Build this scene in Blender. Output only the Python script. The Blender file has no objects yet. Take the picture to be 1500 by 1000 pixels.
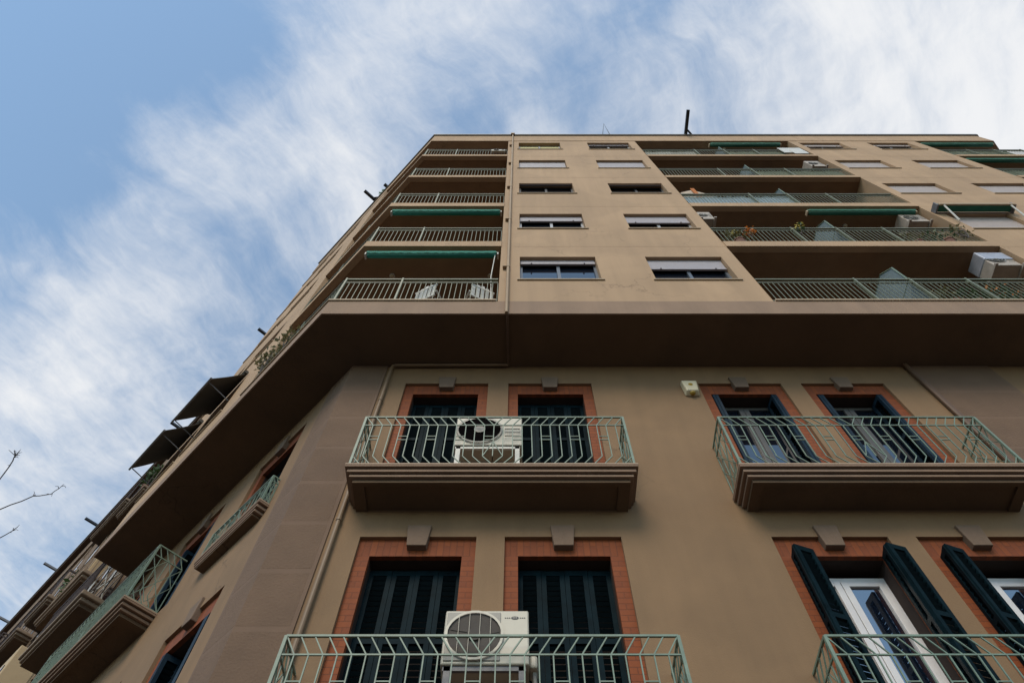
import bpy, math, random
from mathutils import Matrix, Vector
random.seed(7)
S = bpy.context.scene
COL = S.collection
R = math.radians

# ------------------------------------------------------------------ materials
MATS = {}
def mat(name, color, rough=0.6, metal=0.0, noise=0.0, nscale=4.0, bump=0.0, bscale=60.0, streak=0.0,
        spec=None, ior=None, space='world', dirt=None, transl=0.0, wear=0.0):
    m = bpy.data.materials.new(name); m.use_nodes = True
    nt = m.node_tree; N = nt.nodes; L = nt.links
    b = N['Principled BSDF']
    b.inputs['Roughness'].default_value = rough
    b.inputs['Metallic'].default_value = metal
    if spec is not None: b.inputs['Specular IOR Level'].default_value = spec
    if ior is not None: b.inputs['IOR'].default_value = ior
    b.inputs['Base Color'].default_value = (*color, 1)
    if space == 'world':
        g = N.new('ShaderNodeNewGeometry'); vec = g.outputs['Position']
    else:
        g = N.new('ShaderNodeTexCoord'); vec = g.outputs['Object']
    src = None
    def mul(a, fac_socket, lo, hi):
        mr = N.new('ShaderNodeMapRange'); L.new(fac_socket, mr.inputs['Value'])
        mr.inputs['From Min'].default_value = 0.3; mr.inputs['From Max'].default_value = 0.7
        mr.inputs['To Min'].default_value = lo; mr.inputs['To Max'].default_value = hi
        mx = N.new('ShaderNodeVectorMath'); mx.operation = 'SCALE'
        if a is None: mx.inputs[0].default_value = color
        else: L.new(a, mx.inputs[0])
        L.new(mr.outputs[0], mx.inputs['Scale']); return mx.outputs[0]
    if noise:
        n = N.new('ShaderNodeTexNoise'); n.inputs['Scale'].default_value = nscale
        n.inputs['Detail'].default_value = 6; n.inputs['Roughness'].default_value = 0.62
        L.new(vec, n.inputs['Vector'])
        src = mul(src, n.outputs['Fac'], 1 - noise, 1 + noise)
    if streak:
        mp = N.new('ShaderNodeMapping'); mp.inputs['Scale'].default_value = (2.2, 2.2, 0.14)
        L.new(vec, mp.inputs['Vector'])
        n = N.new('ShaderNodeTexNoise'); n.inputs['Scale'].default_value = 1.6; n.inputs['Detail'].default_value = 7
        n.inputs['Roughness'].default_value = 0.6
        L.new(mp.outputs[0], n.inputs['Vector'])
        src = mul(src, n.outputs['Fac'], 1 - streak, 1 + streak * 0.6)
    if dirt:
        n = N.new('ShaderNodeTexNoise'); n.inputs['Scale'].default_value = 0.55; n.inputs['Detail'].default_value = 9
        n.inputs['Roughness'].default_value = 0.7; L.new(vec, n.inputs['Vector'])
        mr = N.new('ShaderNodeMapRange'); L.new(n.outputs['Fac'], mr.inputs['Value'])
        mr.inputs['From Min'].default_value = 0.48; mr.inputs['From Max'].default_value = 0.72
        mr.inputs['To Max'].default_value = dirt[1]
        mx = N.new('ShaderNodeMix'); mx.data_type = 'RGBA'
        L.new(mr.outputs[0], mx.inputs['Factor'])
        if src is None: mx.inputs['A'].default_value = (*color, 1)
        else: L.new(src, mx.inputs['A'])
        mx.inputs['B'].default_value = (*dirt[0], 1)
        src = mx.outputs['Result']
    if wear:
        vo = N.new('ShaderNodeTexVoronoi'); vo.feature = 'DISTANCE_TO_EDGE'; vo.inputs['Scale'].default_value = 0.7
        n0 = N.new('ShaderNodeTexNoise'); n0.inputs['Scale'].default_value = 2.5; n0.inputs['Detail'].default_value = 6; L.new(vec, n0.inputs['Vector'])
        ad = N.new('ShaderNodeVectorMath'); ad.operation = 'MULTIPLY_ADD'; L.new(n0.outputs['Color'], ad.inputs[0]); ad.inputs[1].default_value = (0.7,0.7,0.7); L.new(vec, ad.inputs[2])
        L.new(ad.outputs[0], vo.inputs['Vector'])
        c1 = N.new('ShaderNodeMapRange'); L.new(vo.outputs['Distance'], c1.inputs['Value']); c1.inputs['From Max'].default_value = 0.010; c1.inputs['To Min'].default_value = 1; c1.inputs['To Max'].default_value = 0
        n1 = N.new('ShaderNodeTexNoise'); n1.inputs['Scale'].default_value = 0.35; L.new(vec, n1.inputs['Vector'])
        c2 = N.new('ShaderNodeMapRange'); L.new(n1.outputs['Fac'], c2.inputs['Value']); c2.inputs['From Min'].default_value = 0.52; c2.inputs['From Max'].default_value = 0.66; c2.inputs['To Max'].default_value = wear
        m1 = N.new('ShaderNodeMath'); m1.operation = 'MULTIPLY'; L.new(c1.outputs[0], m1.inputs[0]); L.new(c2.outputs[0], m1.inputs[1])
        # faded repainted patches with a soft edge
        n2 = N.new('ShaderNodeTexNoise'); n2.inputs['Scale'].default_value = 0.42; n2.inputs['Detail'].default_value = 3; n2.inputs['Distortion'].default_value = 0.6; L.new(vec, n2.inputs['Vector'])
        c3 = N.new('ShaderNodeMapRange'); L.new(n2.outputs['Fac'], c3.inputs['Value']); c3.inputs['From Min'].default_value = 0.5; c3.inputs['From Max'].default_value = 0.56; c3.inputs['To Min'].default_value = 1.0; c3.inputs['To Max'].default_value = 1.09
        s1 = N.new('ShaderNodeVectorMath'); s1.operation = 'SCALE'; L.new(src, s1.inputs[0]); L.new(c3.outputs[0], s1.inputs['Scale'])
        mx = N.new('ShaderNodeMix'); mx.data_type = 'RGBA'; L.new(m1.outputs[0], mx.inputs['Factor']); L.new(s1.outputs[0], mx.inputs['A'])
        mx.inputs['B'].default_value = (color[0]*0.45, color[1]*0.43, color[2]*0.42, 1); src = mx.outputs['Result']
    if src is not None: L.new(src, b.inputs['Base Color'])
    if bump:
        n = N.new('ShaderNodeTexNoise'); n.inputs['Scale'].default_value = bscale; n.inputs['Detail'].default_value = 5
        L.new(vec, n.inputs['Vector'])
        bp = N.new('ShaderNodeBump'); bp.inputs['Strength'].default_value = bump; bp.inputs['Distance'].default_value = 0.01
        L.new(n.outputs['Fac'], bp.inputs['Height']); L.new(bp.outputs[0], b.inputs['Normal'])
    if transl:
        t = N.new('ShaderNodeBsdfTranslucent'); t.inputs['Color'].default_value = (*color, 1)
        ms = N.new('ShaderNodeMixShader'); ms.inputs[0].default_value = transl
        L.new(b.outputs[0], ms.inputs[1]); L.new(t.outputs[0], ms.inputs[2])
        L.new(ms.outputs[0], N['Material Output'].inputs['Surface'])
    MATS[name] = m
    return m

def brick_mat(name, vertical=False):
    m = bpy.data.materials.new(name); m.use_nodes = True
    nt = m.node_tree; N = nt.nodes; L = nt.links; b = N['Principled BSDF']
    tc = N.new('ShaderNodeTexCoord'); sx = N.new('ShaderNodeSeparateXYZ'); L.new(tc.outputs['Object'], sx.inputs[0])
    cb = N.new('ShaderNodeCombineXYZ')
    if vertical: L.new(sx.outputs['Z'], cb.inputs['X']); L.new(sx.outputs['X'], cb.inputs['Y'])
    else: L.new(sx.outputs['X'], cb.inputs['X']); L.new(sx.outputs['Z'], cb.inputs['Y'])
    br = N.new('ShaderNodeTexBrick'); L.new(cb.outputs[0], br.inputs['Vector'])
    br.inputs['Color1'].default_value = (0.225, 0.048, 0.005, 1); br.inputs['Color2'].default_value = (0.175, 0.036, 0.0045, 1)
    br.inputs['Mortar'].default_value = (0.150, 0.034, 0.006, 1)
    br.inputs['Scale'].default_value = 1.0; br.inputs['Mortar Size'].default_value = 0.006
    br.inputs['Brick Width'].default_value = 0.29; br.inputs['Row Height'].default_value = 0.072
    br.inputs['Mortar Smooth'].default_value = 0.3
    n = N.new('ShaderNodeTexNoise'); n.inputs['Scale'].default_value = 9; n.inputs['Detail'].default_value = 6
    L.new(tc.outputs['Object'], n.inputs['Vector'])
    mr = N.new('ShaderNodeMapRange'); L.new(n.outputs['Fac'], mr.inputs['Value'])
    mr.inputs['To Min'].default_value = 0.8; mr.inputs['To Max'].default_value = 1.18
    sc = N.new('ShaderNodeVectorMath'); sc.operation = 'SCALE'; L.new(br.outputs['Color'], sc.inputs[0]); L.new(mr.outputs[0], sc.inputs['Scale'])
    L.new(sc.outputs[0], b.inputs['Base Color']); b.inputs['Roughness'].default_value = 0.8
    bp = N.new('ShaderNodeBump'); bp.inputs['Strength'].default_value = 0.5; bp.inputs['Distance'].default_value = 0.006; bp.invert = True
    L.new(br.outputs['Fac'], bp.inputs['Height']); L.new(bp.outputs[0], b.inputs['Normal'])
    return m

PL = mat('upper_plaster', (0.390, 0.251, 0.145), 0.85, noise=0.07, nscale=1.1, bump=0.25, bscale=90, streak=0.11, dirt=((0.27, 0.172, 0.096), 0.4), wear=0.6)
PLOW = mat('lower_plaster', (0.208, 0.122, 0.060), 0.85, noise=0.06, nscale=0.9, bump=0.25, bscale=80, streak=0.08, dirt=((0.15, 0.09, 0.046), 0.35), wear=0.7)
BAND = mat('mauve_band', (0.26, 0.165, 0.105), 0.85, noise=0.08, nscale=1.5, bump=0.25, bscale=70, streak=0.12, dirt=((0.2, 0.14, 0.11), 0.3))
SOFF = mat('shaded_soffit', (0.112, 0.064, 0.032), 0.9, noise=0.09, nscale=1.3, bump=0.3, bscale=30, dirt=((0.06, 0.036, 0.02), 0.7), wear=0.9)  # darkened base colour carries the shade under the slabs; blotches are dirt
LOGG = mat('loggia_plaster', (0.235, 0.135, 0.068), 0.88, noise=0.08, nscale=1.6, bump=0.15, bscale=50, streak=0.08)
MAUVE = mat('rough_mauve_stucco', (0.142, 0.084, 0.051), 0.92, noise=0.10, nscale=3.0, bump=0.7, bscale=38, dirt=((0.112, 0.067, 0.046), 0.3))
MAUVS = mat('smooth_mauve_stucco', (0.152, 0.090, 0.056), 0.88, noise=0.06, nscale=3.0, bump=0.2, bscale=60)
SLABM = mat('balcony_stone', (0.22, 0.135, 0.085), 0.85, noise=0.10, nscale=3.5, bump=0.3, bscale=55, streak=0.08, dirt=((0.2, 0.14, 0.11), 0.35))
RIM = mat('pale_balcony_rim', (0.36, 0.245, 0.165), 0.8, noise=0.12, nscale=4, streak=0.12)
KEY = mat('keystone_stone', (0.165, 0.105, 0.068), 0.88, noise=0.1, nscale=5, bump=0.35, bscale=50, streak=0.15)
TRIM = mat('pale_trim', (0.42, 0.31, 0.20), 0.7, noise=0.1, nscale=3, streak=0.1)
BRJ = brick_mat('brick_courses'); BRH = brick_mat('brick_soldier_course', True)
GREEN = mat('pale_green_paint', (0.150, 0.205, 0.152), 0.5, noise=0.2, nscale=9, dirt=((0.18, 0.19, 0.12), 0.5))
GREEN2 = mat('olive_green_paint', (0.165, 0.18, 0.12), 0.5, noise=0.2, nscale=7, dirt=((0.2, 0.17, 0.1), 0.5))
SHUT = mat('dark_teal_shutter_paint', (0.0040, 0.0125, 0.0165), 0.55, noise=0.35, nscale=6, spec=0.04)
LOUV = mat('shaded_louvre_paint', (0.0022, 0.0062, 0.008), 0.6, noise=0.3, nscale=6, spec=0.05)  # darker copy of the shutter colour, shade between the louvres painted in
SHUTB = mat('blue_shutter_paint', (0.009, 0.022, 0.036), 0.5, noise=0.3, nscale=6, spec=0.15)
REVEAL = mat('dark_brown_reveal', (0.03, 0.016, 0.011), 0.85, noise=0.2, nscale=6)
DARK = mat('dark_interior', (0.006, 0.005, 0.005), 0.9, spec=0.0)
GLASS = mat('window_glass', (0.006, 0.009, 0.016), 0.02, ior=2.3)
GLASSB = mat('bright_window_glass', (0.006, 0.01, 0.02), 0.02, ior=3.6)
PVC = mat('white_window_frame', (0.66, 0.63, 0.62), 0.4, noise=0.06, nscale=6)
GREYF = mat('grey_window_frame', (0.085, 0.08, 0.075), 0.5, noise=0.1)
BLUEF = mat('slate_window_frame', (0.10, 0.115, 0.14), 0.35, noise=0.05)
ALU = mat('aluminium_frame', (0.42, 0.42, 0.43), 0.35, metal=0.3, noise=0.05)
def slat_mat(name, c):
    m = mat(name, c, 0.55, noise=0.07, nscale=3, space='object')
    nt = m.node_tree; N = nt.nodes; L = nt.links
    tc = N.new('ShaderNodeTexCoord'); w = N.new('ShaderNodeTexWave'); w.bands_direction = 'Z'
    w.inputs['Scale'].default_value = 6.5
    L.new(tc.outputs['Object'], w.inputs['Vector'])
    bp = N.new('ShaderNodeBump'); bp.inputs['Strength'].default_value = 0.6; bp.inputs['Distance'].default_value = 0.012
    L.new(w.outputs['Fac'], bp.inputs['Height']); L.new(bp.outputs[0], N['Principled BSDF'].inputs['Normal'])
    return m
ROLL = slat_mat('grey_roller_slats', (0.345, 0.31, 0.325)); ROLLP = slat_mat('pinkish_roller_slats', (0.40, 0.33, 0.30))
ROLLY = slat_mat('yellow_blind', (0.50, 0.43, 0.18))
AWN = mat('green_awning_fabric', (0.012, 0.20, 0.145), 0.8, noise=0.12, nscale=5)
AWND = mat('dark_green_awning_fabric', (0.02, 0.135, 0.085), 0.8, noise=0.15, nscale=5)
AWNL = mat('pale_green_awning_bar', (0.24, 0.46, 0.36), 0.6, noise=0.08)
AWNG = mat('grey_awning_fabric', (0.085, 0.075, 0.06), 0.85, noise=0.12, nscale=3, transl=0.25)
WHITE = mat('white_metal', (0.60, 0.57, 0.51), 0.4, noise=0.08, nscale=5, streak=0.06, dirt=((0.45, 0.41, 0.34), 0.4))
ACW = mat('ac_casing', (0.45, 0.405, 0.32), 0.42, noise=0.05, nscale=5, streak=0.08, dirt=((0.46, 0.43, 0.36), 0.35))
ACG = mat('ac_grey', (0.27, 0.245, 0.205), 0.5, noise=0.1, nscale=5)
ACB = mat('ac_beige', (0.40, 0.33, 0.27), 0.55, noise=0.15, nscale=6)
FANG = mat('dark_fan_grey', (0.085, 0.072, 0.062), 0.7, noise=0.1, spec=0.1)
BLACK = mat('black_steel', (0.012, 0.014, 0.018), 0.5, noise=0.2)
GREYST = mat('grey_steel', (0.14, 0.135, 0.14), 0.5, noise=0.2)
FROST = mat('frosted_glass', (0.42, 0.50, 0.52), 0.25, noise=0.06, nscale=2, transl=0.35)
SCREEN = mat('pale_privacy_mesh', (0.42, 0.40, 0.34), 0.8, noise=0.25, nscale=4, transl=0.3)
SCREENG = mat('olive_privacy_mesh', (0.15, 0.165, 0.10), 0.85, noise=0.2, nscale=4, transl=0.25)
PIPE = mat('painted_pipe', (0.32, 0.21, 0.115), 0.6, noise=0.1, nscale=4, streak=0.1)
PIPEL = mat('wall_coloured_pipe', (0.195, 0.122, 0.068), 0.6, noise=0.1, nscale=4, streak=0.12)
PIPED = mat('dark_pipe', (0.11, 0.06, 0.035), 0.6, noise=0.1)
LEAF = mat('leaf', (0.05, 0.085, 0.025), 0.6, noise=0.4, nscale=14, transl=0.25)
LEAFD = mat('dry_leaf', (0.16, 0.14, 0.06), 0.7, noise=0.4, nscale=14, transl=0.25)
LEAFB = mat('bright_leaf', (0.05, 0.22, 0.04), 0.6, noise=0.4, nscale=14, transl=0.3)
ORANGE = mat('orange_petal', (0.60, 0.19, 0.03), 0.7, noise=0.3, nscale=20, transl=0.3)
YELLOW = mat('yellow_petal', (0.58, 0.46, 0.10), 0.7, noise=0.3, nscale=20, transl=0.3)
CLAY = mat('terracotta', (0.13, 0.05, 0.028), 0.8, noise=0.2, nscale=8)
CLOTH = mat('beige_cloth', (0.47, 0.37, 0.28), 0.85, noise=0.15, nscale=6, bump=0.4, bscale=12)
SILV = mat('silver_cover', (0.45, 0.44, 0.47), 0.35, metal=0.35, noise=0.15, nscale=6, bump=0.6, bscale=9)
BARK = mat('grey_bark', (0.12, 0.10, 0.095), 0.9, noise=0.3, nscale=12, bump=0.6, bscale=25)
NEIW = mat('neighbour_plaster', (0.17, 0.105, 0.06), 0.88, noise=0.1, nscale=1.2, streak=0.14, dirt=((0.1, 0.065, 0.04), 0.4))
NEIT = mat('neighbour_trim', (0.24, 0.165, 0.11), 0.85, noise=0.1, nscale=2, streak=0.12)
NEIB = mat('tan_bay_plaster', (0.47, 0.34, 0.20), 0.85, noise=0.08, nscale=2)
EAVE = mat('brown_eave_boards', (0.085, 0.045, 0.024), 0.85, noise=0.18, nscale=3, streak=0.1)
ZINC = mat('zinc_edge', (0.25, 0.245, 0.23), 0.5, metal=0.4, noise=0.15)
RUST = mat('brown_railing_paint', (0.05, 0.03, 0.024), 0.6, noise=0.2)
BEIGEP = mat('beige_plastic', (0.62, 0.53, 0.36), 0.45, noise=0.06)
AMBER = mat('amber_lens', (0.35, 0.22, 0.03), 0.25)
ASPH = mat('asphalt', (0.05, 0.05, 0.052), 0.9, noise=0.2, nscale=3, bump=0.5, bscale=120)
PAVE = mat('pavement_tiles', (0.11, 0.10, 0.09), 0.85, noise=0.12, nscale=2.5, bump=0.3, bscale=60)
GRND = mat('ground', (0.06, 0.055, 0.05), 0.95, noise=0.2, nscale=0.5)
INK = mat('dark_print', (0.03, 0.03, 0.035), 0.6)

# ------------------------------------------------------------------ geometry helpers
class Frame:
    def __init__(s, ox, oy, ang): s.m = Matrix.Translation((ox, oy, 0)) @ Matrix.Rotation(ang, 4, 'Z')
    def pt(s, x, y, z): return s.m @ Vector((x, y, z))
WORLD = Frame(0, 0, 0)
W = {}
class MB:
    def __init__(s): s.v = []; s.f = []; s.xf = None; s.alt = set()
    def add(s, vs, fs):
        o = len(s.v)
        if s.xf is not None: vs = [s.xf @ Vector(p) for p in vs]
        s.v += [Vector(p) for p in vs]; s.f += [tuple(i + o for i in f) for f in fs]; return s
    def box(s, x0, x1, y0, y1, z0, z1):
        if x0 > x1: x0, x1 = x1, x0
        if y0 > y1: y0, y1 = y1, y0
        if z0 > z1: z0, z1 = z1, z0
        return s.add([(x0,y0,z0),(x1,y0,z0),(x1,y1,z0),(x0,y1,z0),(x0,y0,z1),(x1,y0,z1),(x1,y1,z1),(x0,y1,z1)],
              [(0,3,2,1),(4,5,6,7),(0,1,5,4),(1,2,6,5),(2,3,7,6),(3,0,4,7)])
    def quad(s, *p): return s.add(p, [tuple(range(len(p)))])
    def prism(s, poly, z0, z1):      # poly counter-clockwise in xy
        n = len(poly)
        a = sum(poly[i][0]*poly[(i+1)%n][1]-poly[(i+1)%n][0]*poly[i][1] for i in range(n))
        if a < 0: poly = poly[::-1]
        vs = [(p[0],p[1],z0) for p in poly] + [(p[0],p[1],z1) for p in poly]
        fs = [tuple(range(n-1,-1,-1)), tuple(range(n,2*n))] + [(i,(i+1)%n,n+(i+1)%n,n+i) for i in range(n)]
        return s.add(vs, fs)
    def extr(s, poly, x0, x1):       # poly in (y,z), extruded along x
        n = len(poly)
        vs = [(x0,p[0],p[1]) for p in poly] + [(x1,p[0],p[1]) for p in poly]
        fs = [tuple(range(n)), tuple(range(2*n-1,n-1,-1))] + [(i,n+i,n+(i+1)%n,(i+1)%n) for i in range(n)]
        return s.add(vs, fs)
    def tube(s, pts, r, n=8, r2=None, cap=True):
        pts = [Vector(p) for p in pts]; k = len(pts); vs = []; fs = []
        up = None
        for i, p in enumerate(pts):
            t = (pts[min(i+1,k-1)] - pts[max(i-1,0)]).normalized()
            if up is None:
                up = Vector((0,0,1)) if abs(t.z) < 0.9 else Vector((1,0,0))
            a = t.cross(up).normalized(); b = a.cross(t).normalized(); up = b
            rr = r if r2 is None else r + (r2 - r) * i / max(1, k-1)
            for j in range(n):
                an = 2*math.pi*(j+0.5)/n
                vs.append(p + a*math.cos(an)*rr + b*math.sin(an)*rr)
        for i in range(k-1):
            for j in range(n):
                fs.append((i*n+j, i*n+(j+1)%n, (i+1)*n+(j+1)%n, (i+1)*n+j))
        if cap: fs.append(tuple(range(n-1,-1,-1))); fs.append(tuple((k-1)*n+j for j in range(n)))
        return s.add(vs, fs)
    def disc(s, c, ax, r, n=24, thick=0.0, sy=1.0):
        c = Vector(c); ax = Vector(ax).normalized()
        a = ax.orthogonal().normalized(); b = ax.cross(a)
        if thick: return s.tube([c, c + ax*thick], r, n)
        return s.add([c + a*math.cos(2*math.pi*j/n)*r + b*math.sin(2*math.pi*j/n)*r for j in range(n)], [tuple(range(n))])
    def ring(s, c, ax, r0, r1, n=28):
        c = Vector(c); ax = Vector(ax).normalized(); a = ax.orthogonal().normalized(); b = ax.cross(a)
        vs = []
        for r in (r0, r1): vs += [c + a*math.cos(2*math.pi*j/n)*r + b*math.sin(2*math.pi*j/n)*r for j in range(n)]
        return s.add(vs, [(j,(j+1)%n,n+(j+1)%n,n+j) for j in range(n)])
    def dome(s, c, r, n=12, m=5, down=True, sq=1.0):
        vs = []; fs = []; sg = -1 if down else 1
        for i in range(m+1):
            a = math.pi/2*i/m
            for j in range(n):
                t = 2*math.pi*j/n
                vs.append((c[0]+r*math.cos(a)*math.cos(t), c[1]+r*math.cos(a)*math.sin(t), c[2]+sg*r*sq*math.sin(a)))
        for i in range(m):
            for j in range(n): fs.append((i*n+j, i*n+(j+1)%n, (i+1)*n+(j+1)%n, (i+1)*n+j))
        return s.add(vs, fs)
    def build(s, name, m, parent=None, fr=WORLD, bevel=0.0, smooth=False, m2=None):
        xs = [p.x for p in s.v]; ys = [p.y for p in s.v]; zs = [p.z for p in s.v]
        a = Vector(((min(xs)+max(xs))/2, (min(ys)+max(ys))/2, min(zs)))
        me = bpy.data.meshes.new(name); me.from_pydata([p - a for p in s.v], [], s.f); me.update()
        me.materials.append(m)
        if m2 is not None:
            me.materials.append(m2)
            for i in s.alt: me.polygons[i].material_index = 1
        if smooth:
            for p in me.polygons: p.use_smooth = True
        o = bpy.data.objects.new(name, me); COL.objects.link(o)
        w = fr.m @ Matrix.Translation(a); W[o] = w
        if parent is not None:
            o.parent = parent; o.matrix_basis = W[parent].inverted() @ w
        else: o.matrix_basis = w
        if bevel:
            b = o.modifiers.new('bevel', 'BEVEL'); b.width = bevel; b.segments = 2; b.limit_method = 'ANGLE'
        return o
def tag(o, label=None, cat=None, group=None, kind=None):
    if label: o['label'] = label
    if cat: o['category'] = cat
    if group: o['group'] = group
    if kind: o['kind'] = kind
    return o
def thing(name, label, cat, loc, group=None, fr=WORLD):
    o = bpy.data.objects.new(name, None); COL.objects.link(o); o.empty_display_size = 0.2
    w = fr.m @ Matrix.Translation(loc); o.matrix_basis = w; W[o] = w
    return tag(o, label, cat, group)
def holes_wall(mb, x0, x1, z0, z1, y, holes, depth):
    """front face at y (outwards = -y) with rectangular holes; reveals go inwards by depth"""
    xs = sorted(set([x0, x1] + [h[0] for h in holes] + [h[1] for h in holes]))
    zs = sorted(set([z0, z1] + [h[2] for h in holes] + [h[3] for h in holes]))
    xs = [x for x in xs if x0 <= x <= x1]; zs = [z for z in zs if z0 <= z <= z1]
    for i in range(len(xs)-1):
        for j in range(len(zs)-1):
            cx = (xs[i]+xs[i+1])/2; cz = (zs[j]+zs[j+1])/2
            if any(h[0] < cx < h[1] and h[2] < cz < h[3] for h in holes): continue
            mb.quad((xs[i],y,zs[j]),(xs[i+1],y,zs[j]),(xs[i+1],y,zs[j+1]),(xs[i],y,zs[j+1]))
    for a, b, c, d in holes:
        e = y + depth
        mb.quad((a,y,c),(a,y,d),(a,e,d),(a,e,c)); mb.quad((b,y,c),(b,e,c),(b,e,d),(b,y,d))
        mb.quad((a,y,d),(b,y,d),(b,e,d),(a,e,d)); mb.quad((a,y,c),(a,e,c),(b,e,c),(b,y,c))
    return mb

# ------------------------------------------------------------------ the building's frames (metres, eye of the viewer at the origin, street 1.6 m below)
GZ = -1.6
K = 0.985; KN = math.hypot(K, 1)
DX, DY = -K/KN, 1/KN                      # direction of the left street front, away from the corner
ANG = math.atan2(-DY, -DX)                # frame x axis runs back towards the corner
UC = (-3.05, 4.3); LC = (-2.65, 5.23); UR = (16.95, 4.3)
FU = Frame(0, 4.3, 0); FL = Frame(0, 5.23, 0)
SU = Frame(UC[0], UC[1], ANG); SL = Frame(LC[0], LC[1], ANG)
def su(s, off): p = SU.pt(-s, -off, 0); return (p.x, p.y)   # off = outwards of the side overhang face
def sl(s, off): p = SL.pt(-s, -off, 0); return (p.x, p.y)
SEND = 7.0
FLOORS = [10.24, 13.34, 16.36, 19.39, 22.40]
SB = [9.745, 13.06, 16.10, 19.20, 22.22]   # undersides
ROOFB, ROOFT = 24.97, 26.08

B = thing('apartment_building', 'tall tan corner apartment block with overhanging upper floors and balconies', 'building', (6.9, 9, GZ))

# ---- lower walls
COLS = [-1.09, 0.50, 3.43, 5.02]
ROWS = [(3.03, 5.80), (6.43, 9.20)]
hl = [(c-0.64, c+0.64, z0, z1) for c in COLS for z0, z1 in ROWS]
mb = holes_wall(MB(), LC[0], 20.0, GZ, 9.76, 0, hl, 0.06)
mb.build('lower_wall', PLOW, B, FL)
SC = [1.64, 3.90, 6.15]; SROWS = [(3.62, 5.80), (7.02, 9.20)]
hs = [(-c-0.64, -c+0.64, z0, z1) for c in SC for z0, z1 in SROWS]
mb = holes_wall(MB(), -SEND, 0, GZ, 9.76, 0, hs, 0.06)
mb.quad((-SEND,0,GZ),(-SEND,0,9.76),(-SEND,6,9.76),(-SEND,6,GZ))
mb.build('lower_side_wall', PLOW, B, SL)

# ---- rusticated pilasters
def pilaster(fr, x0, x1, step=0.73):
    MB().box(x0, x1, -0.018, 0.05, GZ, 9.743).build('pilaster', MAUVS, B, fr)
    m = MB(); z = 9.743 - 0.10; 
    while z > GZ + 0.3:
        m.box(x0+0.04, x1-0.04, -0.0195, 0.0, z-step+0.045, z-0.01); z -= step
    m.build('rustic_panel', MAUVE, B, fr, bevel=0.006)
mb = MB().prism([(LC[0]-0.0075,LC[1]-0.018),(-2.09,LC[1]-0.018),(-2.09,LC[1]+0.05),(LC[0]+0.05,LC[1]+0.05),sl(0.56,-0.05),sl(0.56,0.018)], GZ, 9.743)
mb.build('corner_pilaster', MAUVS, B)
m = MB(); z = 9.64
while z > GZ + 0.3:
    m.prism([(LC[0]-0.0081,LC[1]-0.0195),(-2.13,LC[1]-0.0195),(-2.14,LC[1]+0.03),(LC[0]+0.03,LC[1]+0.03),sl(0.52,-0.03),sl(0.52,0.0195)], z-0.685, z-0.01); z -= 0.73
m.build('corner_rustic_panel', MAUVE, B, bevel=0.006)
pilaster(FL, 6.32, 7.60)

# ---- overhanging slab and its soffit
ov = [(18.6, 4.3+1.65), UR, UC, su(SEND,0), su(SEND,-2.0), (-1.0, 7.4), (18.6, 7.4)]
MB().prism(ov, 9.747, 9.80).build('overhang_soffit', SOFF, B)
MB().prism(ov, 9.80, 10.20).build('overhang_slab', BAND, B)
# mauve fascia band, slightly proud of the wall
def side_poly(o, y):   # front strip polygon that wraps round the corner, outer offset o, inner depth y
    t = math.tan(R(45.4)/2)
    return [(UR[0], 4.3-o), (UC[0]-o*t*1.0, 4.3-o), su(SEND, o), su(SEND, -y), (UC[0]+y*t, 4.3+y), (UR[0], 4.3+y)]
MB().prism(side_poly(0.012, 0.012), 9.742, 10.235).build('fascia_band', BAND, B)

# ---- upper storey windows
WA = (0.045, 1.485); WB = (2.44, 3.90); WC = (9.88, 11.33); WD = (12.28, 13.73)
SILL = [11.23, 14.305, 17.40, 20.44, 23.43]; HEAD = [12.46, 15.48, 18.53, 21.63, 24.66]
holes = [(a, b, s, h) for a, b in (WA, WB, WC, WD) for s, h in zip(SILL, HEAD)]
LX0, LX1 = 4.17, 9.62; RX0 = 14.12; PX = -0.32
wall = MB()
holes_wall(wall, PX, LX0, 10.21, ROOFB, 0, [h for h in holes if h[1] < LX0], 0.30)
holes_wall(wall, LX1, RX0, 10.21, ROOFB, 0, [h for h in holes if h[0] > LX1], 0.30)
# side faces of the loggias
D = 1.65
wall.quad((PX,0,10.21),(PX,0,ROOFB),(PX,D,ROOFB),(PX,D,10.21)); wall.quad((LX0,0,10.21),(LX0,D,10.21),(LX0,D,ROOFB),(LX0,0,ROOFB))
wall.quad((LX1,0,10.21),(LX1,0,ROOFB),(LX1,D,ROOFB),(LX1,D,10.21)); wall.quad((RX0,0,10.21),(RX0,D,10.21),(RX0,D,ROOFB),(RX0,0,ROOFB))
wall.build('upper_wall', PL, B, FU)
# thin darker day-joint bands at floor level
for i, z in enumerate(SB[1:]):
    for x0, x1 in ((PX+0.24, LX0), (LX1, RX0)):
        MB().box(x0, x1, -0.002, 0.05, z+0.02, z+0.24).build('floor_band', PL, B, FU)
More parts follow.
